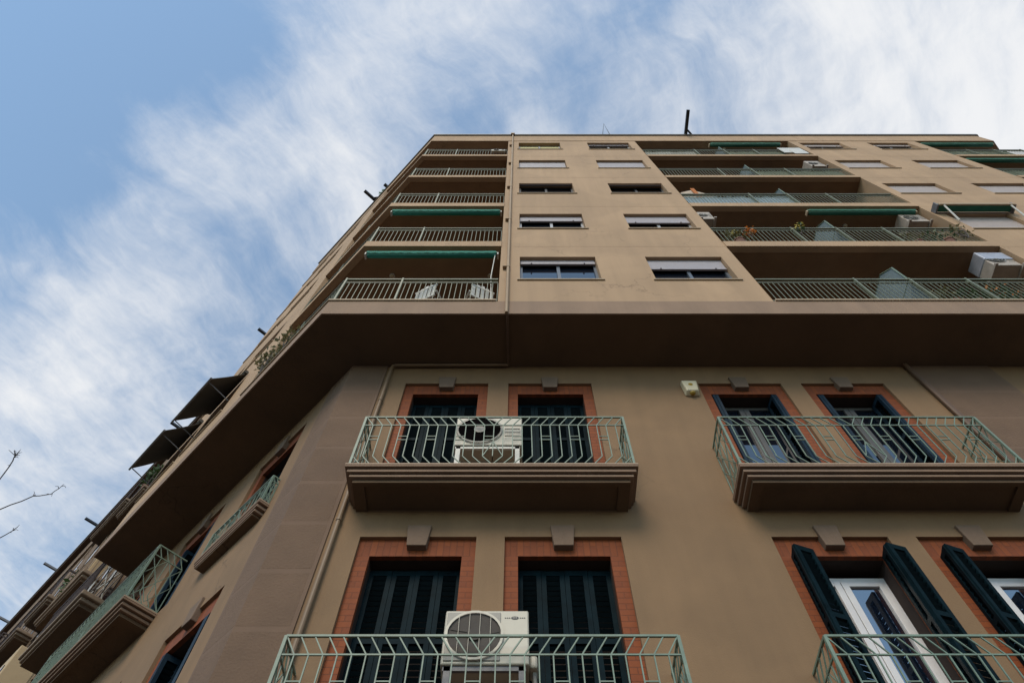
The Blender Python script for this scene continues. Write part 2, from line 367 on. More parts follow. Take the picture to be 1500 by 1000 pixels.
# loggia back walls
MB().quad((LX0,D,10.2),(LX1,D,10.2),(LX1,D,ROOFB),(LX0,D,ROOFB)).build('loggia_back_wall', LOGG, B, FU)
t = math.tan(R(45.4)/2)
ic = (UC[0] + D*t, 4.3 + D)
q = su(2.5, -D)
m = MB(); m.quad((*ic,10.2),(PX,4.3+D,10.2),(PX,4.3+D,ROOFB),(*ic,ROOFB)); m.quad((*q,10.2),(*ic,10.2),(*ic,ROOFB),(*q,ROOFB))
m.build('loggia_back_wall', LOGG, B)
rc = (UR[0] - D*math.tan(R(22.5)), 4.3 + D)
def ur(s, off): return (UR[0] + s*0.7071 + off*0.7071, 4.3 + s*0.7071 - off*0.7071)
q2 = ur(2.5, -D)
m = MB(); m.quad((RX0,4.3+D,10.2),(*rc,10.2),(*rc,ROOFB),(RX0,4.3+D,ROOFB)); m.quad((*rc,10.2),(*q2,10.2),(*q2,ROOFB),(*rc,ROOFB))
m.build('loggia_back_wall', LOGG, B)
# balcony doors at the back of the loggias
def back_door(fr, x0, x1, z):
    f = MB(); f.box(x0, x0+0.07, -0.05, 0.0, z, z+2.2); f.box(x1-0.07, x1, -0.05, 0.0, z, z+2.2); f.box(x0+0.07, x1-0.07, -0.05, 0, z+2.13, z+2.2)
    f.box((x0+x1)/2-0.05, (x0+x1)/2+0.05, -0.045, 0, z, z+2.13)
    o = f.build('loggia_door', GREYF, B, fr)
    MB().quad((x0+0.05,-0.012,z),(x1-0.05,-0.012,z),(x1-0.05,-0.012,z+2.15),(x0+0.05,-0.012,z+2.15)).build('pane', GLASS, o, fr)
FD = Frame(0, 4.3 + D, 0)
for z in FLOORS:
    for x0, x1 in ((-2.1, -0.6), (4.5, 6.3), (7.4, 9.2), (14.5, 16.0)): back_door(FD, x0, x1, z + 0.01)
# loggia floors
for i in range(1, 5):
    z0, z1 = SB[i], FLOORS[i]
    for poly, nm in (([(PX, 4.3), UC, su(2.5,0), su(2.5,-D), ic, (PX, 4.3+D)], 'l'),
                     ([(LX1, 4.3), (LX0, 4.3), (LX0, 4.3+D), (LX1, 4.3+D)], 'm'),
                     ([ur(2.5,0), UR, (RX0, 4.3), (RX0, 4.3+D), rc, ur(2.5,-D)], 'r')):
        MB().prism(poly, z0+0.02, z1).build('loggia_floor', LOGG, B)
    # slab edges, slightly proud
    def strip(pts_out, pts_in, z0, z1, mt, nm): MB().prism(pts_out + pts_in[::-1], z0, z1).build(nm, mt, B)
    o = 0.02; tt = math.tan(R(45.4)/2)
    strip([(PX-0.002, 4.3-o), (UC[0]-o*tt, 4.3-o), su(2.498, o)], [(PX-0.002, 4.42), (UC[0]+0.12*tt, 4.42), su(2.498, -0.12)], z0, z1+0.03, PL, 'slab_edge')
    strip([(LX0+0.002, 4.3-o), (LX1-0.002, 4.3-o)], [(LX0+0.002, 4.42), (LX1-0.002, 4.42)], z0, z1+0.03, PL, 'slab_edge')
    strip([(RX0+0.002, 4.3-o), (UR[0]+o*0.41, 4.3-o), ur(2.498, o)], [(RX0+0.002, 4.42), (UR[0]-0.12*0.41, 4.42), ur(2.498, -0.12)], z0, z1+0.03, PL, 'slab_edge')
# pale lip under the first floor railings
MB().prism([(PX-0.03, 4.262), (UC[0]-0.016, 4.262), su(2.5, 0.038), su(2.5,-0.1), (UC[0]+0.04, 4.4), (PX-0.03, 4.4)], 10.237, 10.275).build('balcony_lip', TRIM, B)
MB().box(LX0+0.02, LX1-0.02, 4.262, 4.4, 10.237, 10.275).build('balcony_lip', TRIM, B)
MB().prism([(RX0+0.02, 4.262), (UR[0]+0.016, 4.262), ur(2.5,0.038), ur(2.5,-0.1), (UR[0]-0.04,4.4), (RX0+0.02,4.4)], 10.237, 10.275).build('balcony_lip', TRIM, B)
# upper side wall beyond the wrapped loggia, with its windows
shl = [(-b, -a, s, h) for a, b in ((3.80, 5.20), (5.50, 6.85)) for s, h in zip(SILL, HEAD)]
m = holes_wall(MB(), -SEND, -2.5, 10.21, ROOFB, 0, shl, 0.22)
m.quad((-2.5,0,10.21),(-2.5,D,10.21),(-2.5,D,ROOFB),(-2.5,0,ROOFB)); m.quad((-SEND,0,10.21),(-SEND,0,ROOFB),(-SEND,3,ROOFB),(-SEND,3,10.21))
m.build('upper_side_wall', PL, B, SU)
# roof, parapet band and coping
rp = [(18.8, 6.15), UR, UC, su(SEND,0), su(SEND,-9), (20, 16)]
MB().prism(rp, ROOFB+0.01, ROOFB+0.4).build('roof', LOGG, B)
pp = side_poly(0.015, 0.25)
MB().prism([ur(2.5,0.015)] + pp[0:0] + [(UR[0]+0.006, 4.285)] + pp[1:5] + [(UR[0]-0.1, 4.55), ur(2.5,-0.25)], ROOFB, ROOFT-0.10).build('parapet', PL, B)
pc = side_poly(0.07, 0.30)
MB().prism([ur(2.5,0.07), (UR[0]+0.03, 4.23)] + pc[1:5] + [(UR[0]-0.12, 4.6), ur(2.5,-0.3)], ROOFT-0.10, ROOFT).build('coping', ZINC, B)

def roll_window(fr, x0, x1, z0, z1, cover, ymat=None, tilt=False, depth=0.09, frame=True):
    w = x1 - x0; y = depth
    f = MB(); t = 0.05
    f.box(x0, x0+t, y+0.03, y+0.09, z0+t, z1-t); f.box(x1-t, x1, y+0.03, y+0.09, z0+t, z1-t)
    f.box(x0, x1, y+0.03, y+0.09, z0, z0+t); f.box(x0, x1, y+0.03, y+0.09, z1-t, z1); xm = (x0+x1)/2
    f.box(xm-0.03, xm+0.03, y+0.025, y+0.085, z0+t, z1-t)
    o = f.build('window', (BLUEF if abs(z0-SILL[0]) < 0.1 else ALU) if frame else BLACK, B, fr)
    MB().quad((x0+0.02,y+0.065,z0+0.02),(x1-0.02,y+0.065,z0+0.02),(x1-0.02,y+0.065,z1-0.02),(x0+0.02,y+0.065,z1-0.02)).build('pane', GLASS, o, fr)
    s = MB(); s.box(x0-0.05, x1+0.05, -0.03, y+0.02, z0-0.035, z0-0.001); s.build('sill', TRIM, o, fr, bevel=0.004)
    mt = ymat or (ROLL if x0 < 8 else ROLLP)
    if cover > 0:
        zb = z1 - cover*(z1-z0)
        if cover >= 1: zb = z0 + 0.015
        q = MB()
        if tilt:
            q.extr([(y-0.02, z1-0.01), (y, z1-0.01), (0.02, zb), (0.0, zb)], x0+0.03, x1-0.03)
        else:
            q.box(x0+0.012, x1-0.012, y-0.015, y+0.005, zb, z1-0.002)
            q.box(x0+0.012, x1-0.012, y-0.025, y+0.010, zb-0.035, zb)
            if cover < 0.95:
                for xx in (x0+0.22, x1-0.22): q.box(xx-0.012, xx+0.012, y-0.05, y-0.025, zb-0.05, zb-0.01)
        q.build('roller_shutter', mt, o, fr)
    return o
cov = {0: [0.15, 0.28, 0.10, 1, 0.0], 1: [0.38, 0.40, 0.18, 1, 0.12], 2: [0.5, 1, 0.86, 1, 0.25], 3: [0.6, 0.7, 0.84, 0.92, 0.2]}
for ci, (a, b) in enumerate((WA, WB, WC, WD)):
    for ri in range(5):
        c = cov[ci][ri]
        o = roll_window(FU, a, b, SILL[ri], HEAD[ri], c, tilt=(ri == 2 and ci < 2), frame=not (ri == 2 and ci < 2))
        if ri == 4:
            xm = (a+b)/2
            if ci == 0:
                MB().box(a+0.05, xm-0.04, 0.132, 0.137, SILL[4]+0.05, HEAD[4]-0.05).build('blind', ROLLY, o, FU)
                MB().box(xm+0.04, b-0.05, 0.132, 0.137, SILL[4]+0.5, HEAD[4]-0.05).build('blind', ROLLY, o, FU)
            elif ci >= 2:
                MB().box(a+0.05, a+0.45, 0.132, 0.137, SILL[4]+0.05, HEAD[4]-0.35).build('blind', WHITE, o, FU)
                MB().box(b-0.42, b-0.05, 0.132, 0.137, SILL[4]+0.05, HEAD[4]-0.35).build('blind', WHITE, o, FU)
for a, b in ((3.80, 5.20), (5.50, 6.85)):
    for ri in range(5): roll_window(SU, -b, -a, SILL[ri], HEAD[ri], (0.5, 0.8, 0.3, 1, 0.4)[ri], depth=0.10)

# ---- railings of the loggias
def railing(fr, x0, x1, z, posts=(), mt=GREEN2, h=1.06, pitch=0.088, name='railing'):
    m = MB(); y = 0.035
    m.box(x0, x1, y-0.02, y+0.02, z+h-0.035, z+h); m.box(x0, x1, y-0.012, y+0.012, z+h-0.175, z+h-0.15); m.box(x0, x1, y-0.012, y+0.012, z+0.07, z+0.095)
    n = max(2, int((x1-x0)/pitch)); 
    for i in range(n+1):
        x = x0 + (x1-x0)*i/n
        m.box(x-0.0048, x+0.0048, y-0.0048, y+0.0048, z+0.095, z+h-0.175)
    for p in posts: m.box(p-0.015, p+0.015, y-0.03, y+0.012, z-0.0, z+h+0.012)
    return m.build(name, mt, B, fr)
for i, z in enumerate(FLOORS):
    zz = z + (0.036 if i == 0 else 0.03)
    railing(FU, UC[0]+0.03, PX-0.02, zz, (UC[0]+0.04, -2.02), GREEN2)
    railing(SU, -2.47, -0.05, zz, (-2.4, -1.2), GREEN2)
    railing(FU, LX0+0.02, LX1-0.02, zz, (5.94, 6.92, 7.92), GREEN2)
    railing(FU, RX0+0.02, UR[0]-0.02, zz, (15.1, 16.0, UR[0]-0.03), GREEN2)
# divider screens in the middle of the wide loggia
for i, z in enumerate(FLOORS):
    g = MB().extr([(0.07, z+0.12), (0.07, z+1.75), (0.32, z+2.06), (1.4, z+2.06), (1.4, z+0.12)], 6.955, 6.965).build('divider_screen', FROST, B, FU)
    f = MB(); f.tube([(6.96,0.06,z+0.04),(6.96,0.06,z+1.76),(6.96,0.31,z+2.08),(6.96,1.4,z+2.08)], 0.016, 6); f.tube([(6.96,0.06,z+1.15),(6.96,1.4,z+1.15)], 0.012, 6); f.tube([(6.96,0.75,z+0.1),(6.96,0.75,z+2.06)], 0.012, 6)
    f.build('screen_frame', GREEN, g, FU)

# ---- old balconies with chevron railings (floor top at z)
def deco_balcony(fr, x0, x1, z, pr=0.52, thin=False, sidebars=True):
    m = MB()
    k = pr/0.52
    rim = MB().box(x0-0.004, x1+0.004, -pr-0.004, 0.0, z-0.022, z+0.004)
    def step(i, yo, za, zb): m.box(x0+i, x1-i, -pr+yo*k, 0.0, za, zb)
    step(0, 0, z-0.055, z-0.023); step(0.055, 0.055, z-0.070, z-0.056); step(0.03, 0.03, z-0.115, z-0.071); step(0.09, 0.085, z-0.130, z-0.116)
    step(0.065, 0.06, z-0.17, z-0.131); step(0.12, 0.11, z-0.18, z-0.171)
    b = m.build('balcony', SLABM, B, fr, bevel=0.006)
    # underside with a sunk panel, the slab's shade put into its dark colour
    q = MB(); i0 = 0.11; y0 = -pr+0.10*k; e = 0.13
    if thin: q.box(x0+i0, x1-i0, y0, 0, z-0.205, z-0.181)
    else:
        q.box(x0+i0, x1-i0, y0, 0, z-0.195, z-0.181)
        q.box(x0+i0, x0+i0+e, y0, 0, z-0.225, z-0.196); q.box(x1-i0-e, x1-i0, y0, 0, z-0.225, z-0.196); q.box(x0+i0+e, x1-i0-e, y0, y0+0.06, z-0.225, z-0.196)
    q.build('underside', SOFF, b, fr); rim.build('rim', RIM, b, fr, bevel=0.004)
    r = MB(); yb = -pr + 0.035; h = 0.5 if thin else 1.0; zr = z + 0.03; a0 = x0+0.035; a1 = x1-0.035
    def bar(p, q, w=0.0078): r.tube([p, q], w, 4)
    def panel(P, n, mirror, link=True):     # P(u, z) along the panel, n bars
        r0, r1, r2, r3 = zr, zr+0.155*h, zr+h-0.185*h, zr+h
        bar(P(0, r3), P(1, r3), 0.0145); bar(P(0, r2), P(1, r2), 0.010); bar(P(0, zr), P(1, zr), 0.010)
        for i in range(n+1):
            u = i/n; d = 1.0/n
            if mirror:
                if abs(u-0.5) < 0.25/n: sgn = 0
                else: sgn = 1 if u < 0.5 else -1
            else: sgn = 1
            bar(P(u, r1), P(u, r2))
            if sgn:
                ut = max(0, min(1, u - sgn*d*0.95)); bar(P(u, r2), P(ut, r3))
                ub = max(0, min(1, u + sgn*d*0.95)); bar(P(u, r1), P(ub, r0))
            else:
                for q in (-1, 1):
                    bar(P(u, r2), P(u+q*d*0.95, r3)); bar(P(u, r1), P(u+q*d*0.0, r0))
                    bar(P(u, r1+0.30), P(u+q*d*0.95, r1+0.02), 0.007)
            if link and i % 3 == 1 and i < n:
                for zz in (r1+0.34*h, r1+0.415*h): bar(P(u, zz), P(u+d, zz), 0.007)
    n = int(round((a1-a0)/0.119)); n += n % 2
    panel(lambda u, zz: (a0+(a1-a0)*u, yb, zz), n, True)
    ns = max(2, int(round((pr-0.05)/0.115)))
    for xs in (a0, a1):
        P = lambda u, zz: (xs, yb*(1-u)-0.01*u, zz)
        panel(P, ns, False, False)
        bar(P(0, zr), P(1, zr+0.8*h), 0.007); bar(P(1, zr), P(0, zr+0.8*h), 0.007)
        
        for za, zb in ((0.05, 0.45), (0.85, 0.45)):
            for u in (0.02, 0.98): bar(P(0.5, zr+za*h), P(u, zr+zb*h), 0.006)
        r.box(xs-0.014, xs+0.014, yb-0.014, yb+0.014, z, zr+h)
    r.build('railing', GREEN, b, fr)
    return b
for xo in (0.0, 4.52):
    for z in (6.435, 3.035): deco_balcony(FL, -1.975+xo, 1.385+xo, z)
for z in (7.0, 3.6):
    deco_balcony(SL, -6.98, -3.5, z, 0.52)
    deco_balcony(SL, -2.34, -0.82, z + 0.05, 0.15, thin=True)

# ---- lower french windows
def put_leaf(win, fr, x, y, z, w, h, ang, fm, shut=True, mid=0.62):
    """louvred shutter leaf w wide and h tall, hinged at x, y, turned by ang"""
    f = MB(); t = 0.05; th = 0.019
    f.box(0, t, -th, th, 0, h); f.box(w-t, w, -th, th, 0, h)
    for z0, z1 in ((0, 0.11), (h*mid, h*mid+0.06), (h-0.07, h)): f.box(t, w-t, -th+0.001, th-0.001, z0, z1)
    zz = 0.125
    while zz < h - 0.08:
        if not (h*mid-0.03 < zz < h*mid+0.07):
            d = 0.0155 if shut else -0.013
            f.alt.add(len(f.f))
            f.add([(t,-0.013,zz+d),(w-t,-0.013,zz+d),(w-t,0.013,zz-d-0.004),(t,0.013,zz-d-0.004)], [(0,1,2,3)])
        zz += 0.068
    M = Matrix.Translation((x, y, z)) @ Matrix.Rotation(ang, 4, 'Z')
    f.v = [M @ p for p in f.v]
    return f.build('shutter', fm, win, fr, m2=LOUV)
def french_window(fr, c, z0, z1, mode, shut=True):
    """mode: closed, folded, ajar"""
    i = 0.495; zi = z1 - 0.25
    rv = MB(); e = 0.105
    rv.quad((c-i,e,z0),(c-i,e,zi),(c-i,0.6,zi),(c-i,0.6,z0)); rv.quad((c+i,e,z0),(c+i,0.6,z0),(c+i,0.6,zi),(c+i,e,zi)); rv.quad((c-i,e,zi),(c+i,e,zi),(c+i,0.6,zi),(c-i,0.6,zi)); rv.quad((c-i,0.6,z0),(c+i,0.6,z0),(c+i,0.6,zi),(c-i,0.6,zi))
    o = rv.build('french_window', REVEAL, B, fr)
    MB().box(c-0.64, c-i, 0.045, e, z0, zi).build('brick_jamb', BRJ, o, fr); MB().box(c+i, c+0.64, 0.045, e, z0, zi).build('brick_jamb', BRJ, o, fr)
    MB().box(c-0.64, c+0.64, 0.045, e, zi, z1).build('brick_lintel', BRH, o, fr)
    # keystone block hanging over the lintel
    kb, kt, kp = zi+0.085, z1+0.15, -0.035
    k = MB(); k.add([(c-0.105,kp,kb),(c+0.105,kp,kb),(c+0.135,kp,kt),(c-0.135,kp,kt),
                     (c-0.105,0.10,kb),(c+0.105,0.10,kb),(c+0.135,0.044,kt),(c-0.135,0.044,kt)],
                    [(0,1,2,3),(1,5,6,2),(5,4,7,6),(4,0,3,7),(3,2,6,7),(4,5,1,0)])
    k.build('keystone', KEY, o, fr, bevel=0.008)
    h = zi - z0 - 0.06
    if mode == 'closed':
        w = 2*i/4
        for q in range(4): put_leaf(o, fr, c-i+q*w+0.002, 0.23+0.004*(q % 2), z0+0.02, w-0.004, h, 0, SHUT, shut)
    else:
        white = (mode == 'folded'); fm = PVC if white else GREYF
        f = MB(); y0, y1 = 0.27, 0.33; hh = zi - 0.09 if white else zi - 0.03
        f.box(c-i, c-i+0.05, y0, y1, z0, hh); f.box(c+i-0.05, c+i, y0, y1, z0, hh); f.box(c-i+0.05, c+i-0.05, y0, y1, hh-0.06, hh)
        f.box(c-0.075, c-0.004, y0-0.012, y1-0.005, z0, hh-0.062); f.box(c+0.004, c+0.075, y0-0.012, y1-0.005, z0, hh-0.062)
        if white:
            f.box(c-i+0.052, c-i+0.10, y0-0.008, y1-0.005, z0, hh-0.062); f.box(c+i-0.10, c+i-0.052, y0-0.008, y1-0.005, z0, hh-0.062)
            f.box(c-i+0.10, c-0.075, y0-0.008, y1-0.005, hh-0.12, hh-0.062); f.box(c+0.075, c+i-0.10, y0-0.008, y1-0.005, hh-0.12, hh-0.062)
        d = f.build('door_frame', fm, o, fr, bevel=0.004)
        MB().quad((c-i+0.03,y0+0.02,z0),(c-0.03,y0+0.02,z0),(c-0.03,y0+0.02,hh-0.02),(c-i+0.03,y0+0.02,hh-0.02)).build('pane', GLASSB if white else GLASS, o, fr)
        MB().quad((c+0.03,y0+0.02,z0),(c+i-0.03,y0+0.02,z0),(c+i-0.03,y0+0.02,hh-0.02),(c+0.03,y0+0.02,hh-0.02)).build('pane', GLASSB if white else GLASS, o, fr)
        if white:
            w = 0.175
            def seg(x0, y0_, x1, y1_, ):
                put_leaf(o, fr, x0, y0_, z0+0.02, w, h+0.02, math.atan2(y1_-y0_, x1-x0), SHUT)
            seg(c-i+0.005, 0.04, c-i-0.02, -0.13); w = 0.235; seg(c-i-0.03, -0.135, c-i+0.19, -0.055)
            w = 0.175; seg(c+i-0.015, 0.04, c+i-0.045, -0.13); w = 0.235; seg(c+i-0.05, -0.155, c+i+0.17, -0.085)
        else:
            for sx in (-1, 1):
                x = c + sx*(i-0.03)
                put_leaf(o, fr, x, 0.03, z0+0.02, 0.235, h, R(90), SHUTB)
                put_leaf(o, fr, x - sx*0.045, 0.03, z0+0.02, 0.235, h, R(90 + sx*5), SHUTB)
    return o
for c, md in zip(COLS, (('closed', 'closed'), ('closed', 'closed'), ('folded', 'ajar'), ('folded', 'ajar'))):
    for (z0, z1), mo in zip(ROWS, md): french_window(FL, c, z0, z1, mo)
for c in SC:
    for (z0, z1) in SROWS:
        french_window(SL, -c, z0, z1, 'ajar' if (c < 2 and z0 < 5) or c > 3 else 'closed')

# ---- rain pipes (fixed to the building)
m = MB(); m.tube([(-0.17,-0.045,26.0),(-0.17,-0.045,9.70)], 0.028, 10)
m.box(-0.24,-0.10,-0.11,-0.02,25.98,26.14)
for z in (11.75, 14.85, 17.9, 20.95, 23.9): m.box(-0.27,-0.135,-0.075,-0.0,z,z+0.02)
m.build('rain_pipe', PIPE, B, FU)
MB().tube([(-0.16,-0.02,9.715),(-0.15,0.86,9.715)], 0.022, 8).build('rain_pipe', PIPED, B, FU)
m = MB(); m.tube([(-0.15,-0.05,9.715),(-1.95,-0.05,9.70),(-2.0,-0.05,9.67),(-2.01,-0.05,9.6),(-2.01,-0.05,GZ)], 0.026, 10)
for z in (8.6, 6.0, 3.8, 1.5): m.tube([(-2.01,-0.05,z),(-2.01,-0.05,z+0.04)], 0.033, 10)
m.build('rain_pipe', PIPEL, B, FL)
MB().tube([(6.25,-0.045,9.74),(6.25,-0.045,GZ)], 0.04, 8).build('rain_pipe', PIPED, B, FL)

# ------------------------------------------------------------------ things on the building
def pt(fr, *a): p = fr.pt(*a); return p
def ac_unit(fr, x0, x1, y0, y1, z0, z1, label, grille=True, floor=None, case=ACW, group='air conditioner outdoor units', mark=False, pipe=False, shelf=False, cover=False):
    base = floor if floor is not None else z0
    o = thing('air_conditioner', label, 'air conditioner', ((x0+x1)/2, (y0+y1)/2, base), group, fr)
    MB().box(x0, x1, y0, y1, z0, z1).build('casing', case, o, fr, bevel=0.014)
    w = x1-x0; h = z1-z0; cx = x0 + w*0.36; cz = (z0+z1)/2; r = min(h*0.43, w*0.33)
    y = y0 - 0.004
    if mark:
        q = MB().box(x0+0.02, x0+w*0.665, y-0.006, y+0.002, z0+0.03, z1-0.03).build('fan_panel', ACG, o, fr, bevel=0.004)
        y -= 0.008
    MB().disc((cx, y, cz), (0,-1,0), r, 32).build('fan_opening', DARK if not mark else FANG, o, fr)
    fb = MB(); fb.disc((cx, y-0.006, cz), (0,-1,0), r*0.26, 16, 0.012)
    fo = fb.build('fan_hub', ACG if not mark else FANG, o, fr)
    bl = MB()
    for k in range(3):
        a = R(20+120*k); pts = []
        for t_, rr in ((-0.45, 0.28), (-0.2, 0.92), (0.45, 0.9), (0.25, 0.28)): pts.append((cx+math.cos(a+t_)*r*rr, y-0.004-0.002*(t_ > 0), cz+math.sin(a+t_)*r*rr))
        bl.add(pts, [(0,1,2,3)])
    bl.build('fan_blades', DARK if not mark else FANG, fo, fr)
    g = MB(); g.ring((cx, y-0.016, cz), (0,-1,0), r*0.97, r*1.06)
    if grille and not mark:
        for k in range(1, 4): g.ring((cx, y-0.016, cz), (0,-1,0), r*k*0.25-0.005, r*k*0.25+0.004)
        for k in range(4):
            a = R(45*k); dx, dz = math.cos(a), math.sin(a)
            g.tube([(cx-dx*r, y-0.018, cz-dz*r), (cx+dx*r, y-0.018, cz+dz*r)], 0.004, 4)
    if mark:
        k = -4
        while k <= 4: 
            xx = cx + k*r*0.24; zz = math.sqrt(max(0, r*r-(xx-cx)**2)); g.tube([(xx, y-0.017, cz-zz), (xx, y-0.017, cz+zz)], 0.0025, 4); k += 1.6
    g.build('fan_grille', ACG if not mark else ACW, o, fr)
    if not mark:
        lv = MB()
        for k in range(4): lv.box(x0+w*0.74, x1-0.03, y0-0.006, y0-0.0005, z0+h*(0.3+0.12*k), z0+h*(0.33+0.12*k))
        lv.build('side_louvre', ACG, o, fr)
    else:
        lg = MB(); lx = x0+w*0.835; lz = z1-0.085
        n = 20; lg.add([(lx+0.034*math.cos(2*math.pi*j/n), y0-0.0025, lz+0.017*math.sin(2*math.pi*j/n)) for j in range(n)], [tuple(range(n))])
        for sx in (-1, 1):
            for k in range(3): lg.box(lx+sx*(0.042+0.018*k), lx+sx*(0.054+0.018*k), y0-0.003, y0-0.0015, lz-0.004, lz+0.004)
        lg.build('maker_mark', INK, o, fr)
        l2 = MB()
        for k in range(3): l2.box(lx-0.02+0.014*k, lx-0.011+0.014*k, y0-0.0045, y0-0.0035, lz-0.008, lz+0.008)
        l2.build('maker_mark', ACG, o, fr)
    if pipe:
        MB().box(x1, x1+0.07, y0+0.05, y1-0.05, z0+0.01, z0+0.13).build('valve_cover', ACW, o, fr, bevel=0.02)
        MB().tube([(x1+0.04,y0+0.12,z0+0.02),(x1+0.05,y0+0.16,z0-0.2),(x1-0.05,y1+0.03,z0-0.55)], 0.022, 6).build('hose', ACG, o, fr)
    if floor is not None:
        l = MB()
        for xx in (x0+0.03, x1-0.09):
            for yy in (y0+0.02, y1-0.06): l.box(xx, xx+0.055, yy, yy+0.045, floor, z0-0.002)
        l.box(x0+0.02, x1-0.03, y0+0.02, y0+0.05, z0-0.045, z0-0.003); l.box(x0+0.02, x1-0.03, y1-0.05, y1-0.02, z0-0.045, z0-0.003)
        l.build('stand', WHITE if not mark else GREYST, o, fr)
    if cover: MB().box(x0-0.012, x1+0.012, y0-0.025, y1+0.005, z0+(z1-z0)*0.45, z1+0.012).build('cover', SILV, o, fr, bevel=0.02)
    if shelf:
        l = MB(); l.box(x0-0.02, x0+0.03, y0-0.05, y1, z0-0.05, z0-0.002); l.box(x1-0.03, x1+0.02, y0-0.05, y1, z0-0.05, z0-0.002)
        l.build('bracket', ACB, o, fr)
    return o
ac_unit(FL, -0.79, 0.06, -0.36, -0.06, 7.03, 7.68, 'white air conditioner with round dark fan and hub behind the upper balcony railing', floor=6.436, grille=False)
ac_unit(FL, -0.64, 0.10, -0.36, -0.08, 3.89, 4.45, 'white air conditioner with grey fan panel and small oval mark on the lower balcony', floor=3.036, mark=True, pipe=True)
ac_unit(FU, 4.20, 4.52, 0.05, 0.55, 15.25, 15.82, 'pinkish grey air conditioner on a bracket by the left edge of a loggia', case=ACB, shelf=True)
ac_unit(FU, 9.02, 9.56, 0.08, 0.45, 12.22, 12.88, 'silver topped air conditioner over clutter in the lowest wide loggia', case=ACB, shelf=True, cover=True)
ac_unit(FU, 9.0, 9.5, 0.12, 0.5, 15.30, 15.85, 'beige air conditioner under the rolled green awning at the loggia end', case=ACB, shelf=True)
ac_unit(FU, 8.98, 9.42, 0.05, 0.4, 21.0, 21.75, 'pale air conditioner hung high at the right end of the fourth loggia', case=ACB, shelf=True)
ac_unit(FU, -0.86, -0.40, -0.08, 0.0, 22.80, 23.0, 'small white air conditioner outside the top railing beside the rain pipe', case=ACW, grille=False)

# rolled awnings
def awning(x0, x1, z, label, y=0.1, light=False, crank=False, cap=True, valance=0.065):
    o = thing('rolled_awning', label, 'awning', ((x0+x1)/2, y, z-0.2), 'rolled green awnings', FU)
    MB().tube([(x0, y, z), (x1, y, z)], 0.046, 12).build('fabric_roll', AWN if not light else AWND, o, FU, smooth=True)
    b = MB().box(x0-0.02, x1+0.02, y-0.075, y-0.04, z+0.014, z+0.045); b.build('front_bar', AWNL, o, FU, bevel=0.006)
    v = MB(); n = int((x1-x0)/0.16)
    for k in range(n):
        a = x0+(x1-x0)*k/n; c = x0+(x1-x0)*(k+1)/n; d = 0.002*math.sin(k*1.7)
        pts = [(a, y-0.10+0.002*math.sin(k*1.7-1.7), z+0.008), (c, y-0.10+d, z+0.008), (c, y-0.088+d, z-valance*0.75), ((a+c)/2, y-0.085+d, z-valance), (a, y-0.088+0.002*math.sin(k*1.7-1.7), z-valance*0.75)]
        v.add(pts, [(0,1,2,3,4)])
    v.build('valance', AWN if not light else AWND, o, FU)
    for xx in (x0-0.035, x1+0.035): MB().box(xx-0.014, xx+0.014, y-0.06, y+0.06, z-0.045, z+0.06).build('end_bracket', WHITE if not light else TRIM, o, FU, bevel=0.006)
    if crank: MB().tube([(x1-0.02, y-0.03, z-0.05), (x1-0.06, y-0.02, z-1.2), (x1-0.02, y-0.01, z-2.35)], 0.010, 6).build('crank_rod', WHITE, o, FU)
    return o
awning(-2.95, -0.42, 12.80, 'rolled green awning with white crank rod above the lowest left loggia', crank=True)
awning(-2.95, -0.42, 15.86, 'rolled green awning above the second left loggia, one floor above the crank rod', crank=False)
awning(6.80, 9.25, 24.66, 'rolled green awning with pale bar under the roof edge of the wide loggia', light=True)
awning(6.90, 9.42, 15.88, 'rolled green awning over the flower railing of the wide loggia', light=True)
awning(14.2, 16.75, 24.66, 'rolled green awning just below the right end of the roof', light=True)
awning(14.2, 16.80, 21.95, 'rolled green awning of the far right corner loggia, second from the roof', light=True)
o = thing('window_awning', 'closed awning cassette with white arm above a shuttered window at right', 'awning', (10.6, -0.1, 15.3), None, FU)
MB().box(9.72, 11.42, -0.20, -0.03, 15.52, 15.66).build('cassette', AWND, o, FU, bevel=0.02)
MB().box(9.70, 11.44, -0.24, -0.20, 15.46, 15.54).build('front_bar', TRIM, o, FU, bevel=0.006)
MB().box(9.66, 9.70, -0.22, 0.0, 15.47, 15.68).build('end_bracket', GREYST, o, FU, bevel=0.01); MB().box(11.44, 11.48, -0.22, 0.0, 15.47, 15.68).build('end_bracket', GREYST, o, FU, bevel=0.01)
MB().tube([(9.80, -0.21, 15.47), (9.79, -0.06, 14.75)], 0.02, 6).build('arm', WHITE, o, FU); MB().tube([(11.34, -0.21, 15.47), (11.35, -0.06, 14.75)], 0.02, 6).build('arm', WHITE, o, FU)

# opened awnings on the side street front
def side_awning(s0, s1, label):
    o = thing('drop_awning', label, 'awning', (-(s0+s1)/2, -0.25, 11.8), 'dark awnings over the side windows', SU)
    n = 8; f = MB(); sagged = []
    for k in range(n+1):
        t_ = k/n; sagged.append((-0.03 - 0.50*t_, 12.70 - 0.85*t_ - 0.03*math.sin(math.pi*t_)))
    poly = sagged + [(a-0.006, b+0.012) for a, b in sagged[::-1]]
    f.extr(poly, -s1, -s0); f.build('fabric', AWNG, o, SU)
    MB().tube([(-s1-0.03,-0.53,11.85),(-s0+0.03,-0.53,11.85)], 0.022, 8).build('front_bar', GREYST, o, SU)
    MB().tube([(-s1-0.03,-0.06,12.72),(-s0+0.03,-0.06,12.72)], 0.05, 8).build('fabric_roll', AWNG, o, SU)
    for x in (-s1+0.03, -s0-0.10): MB().tube([(x,-0.01,11.75),(x,-0.50,11.86)], 0.011, 6).build('arm', GREYST, o, SU)
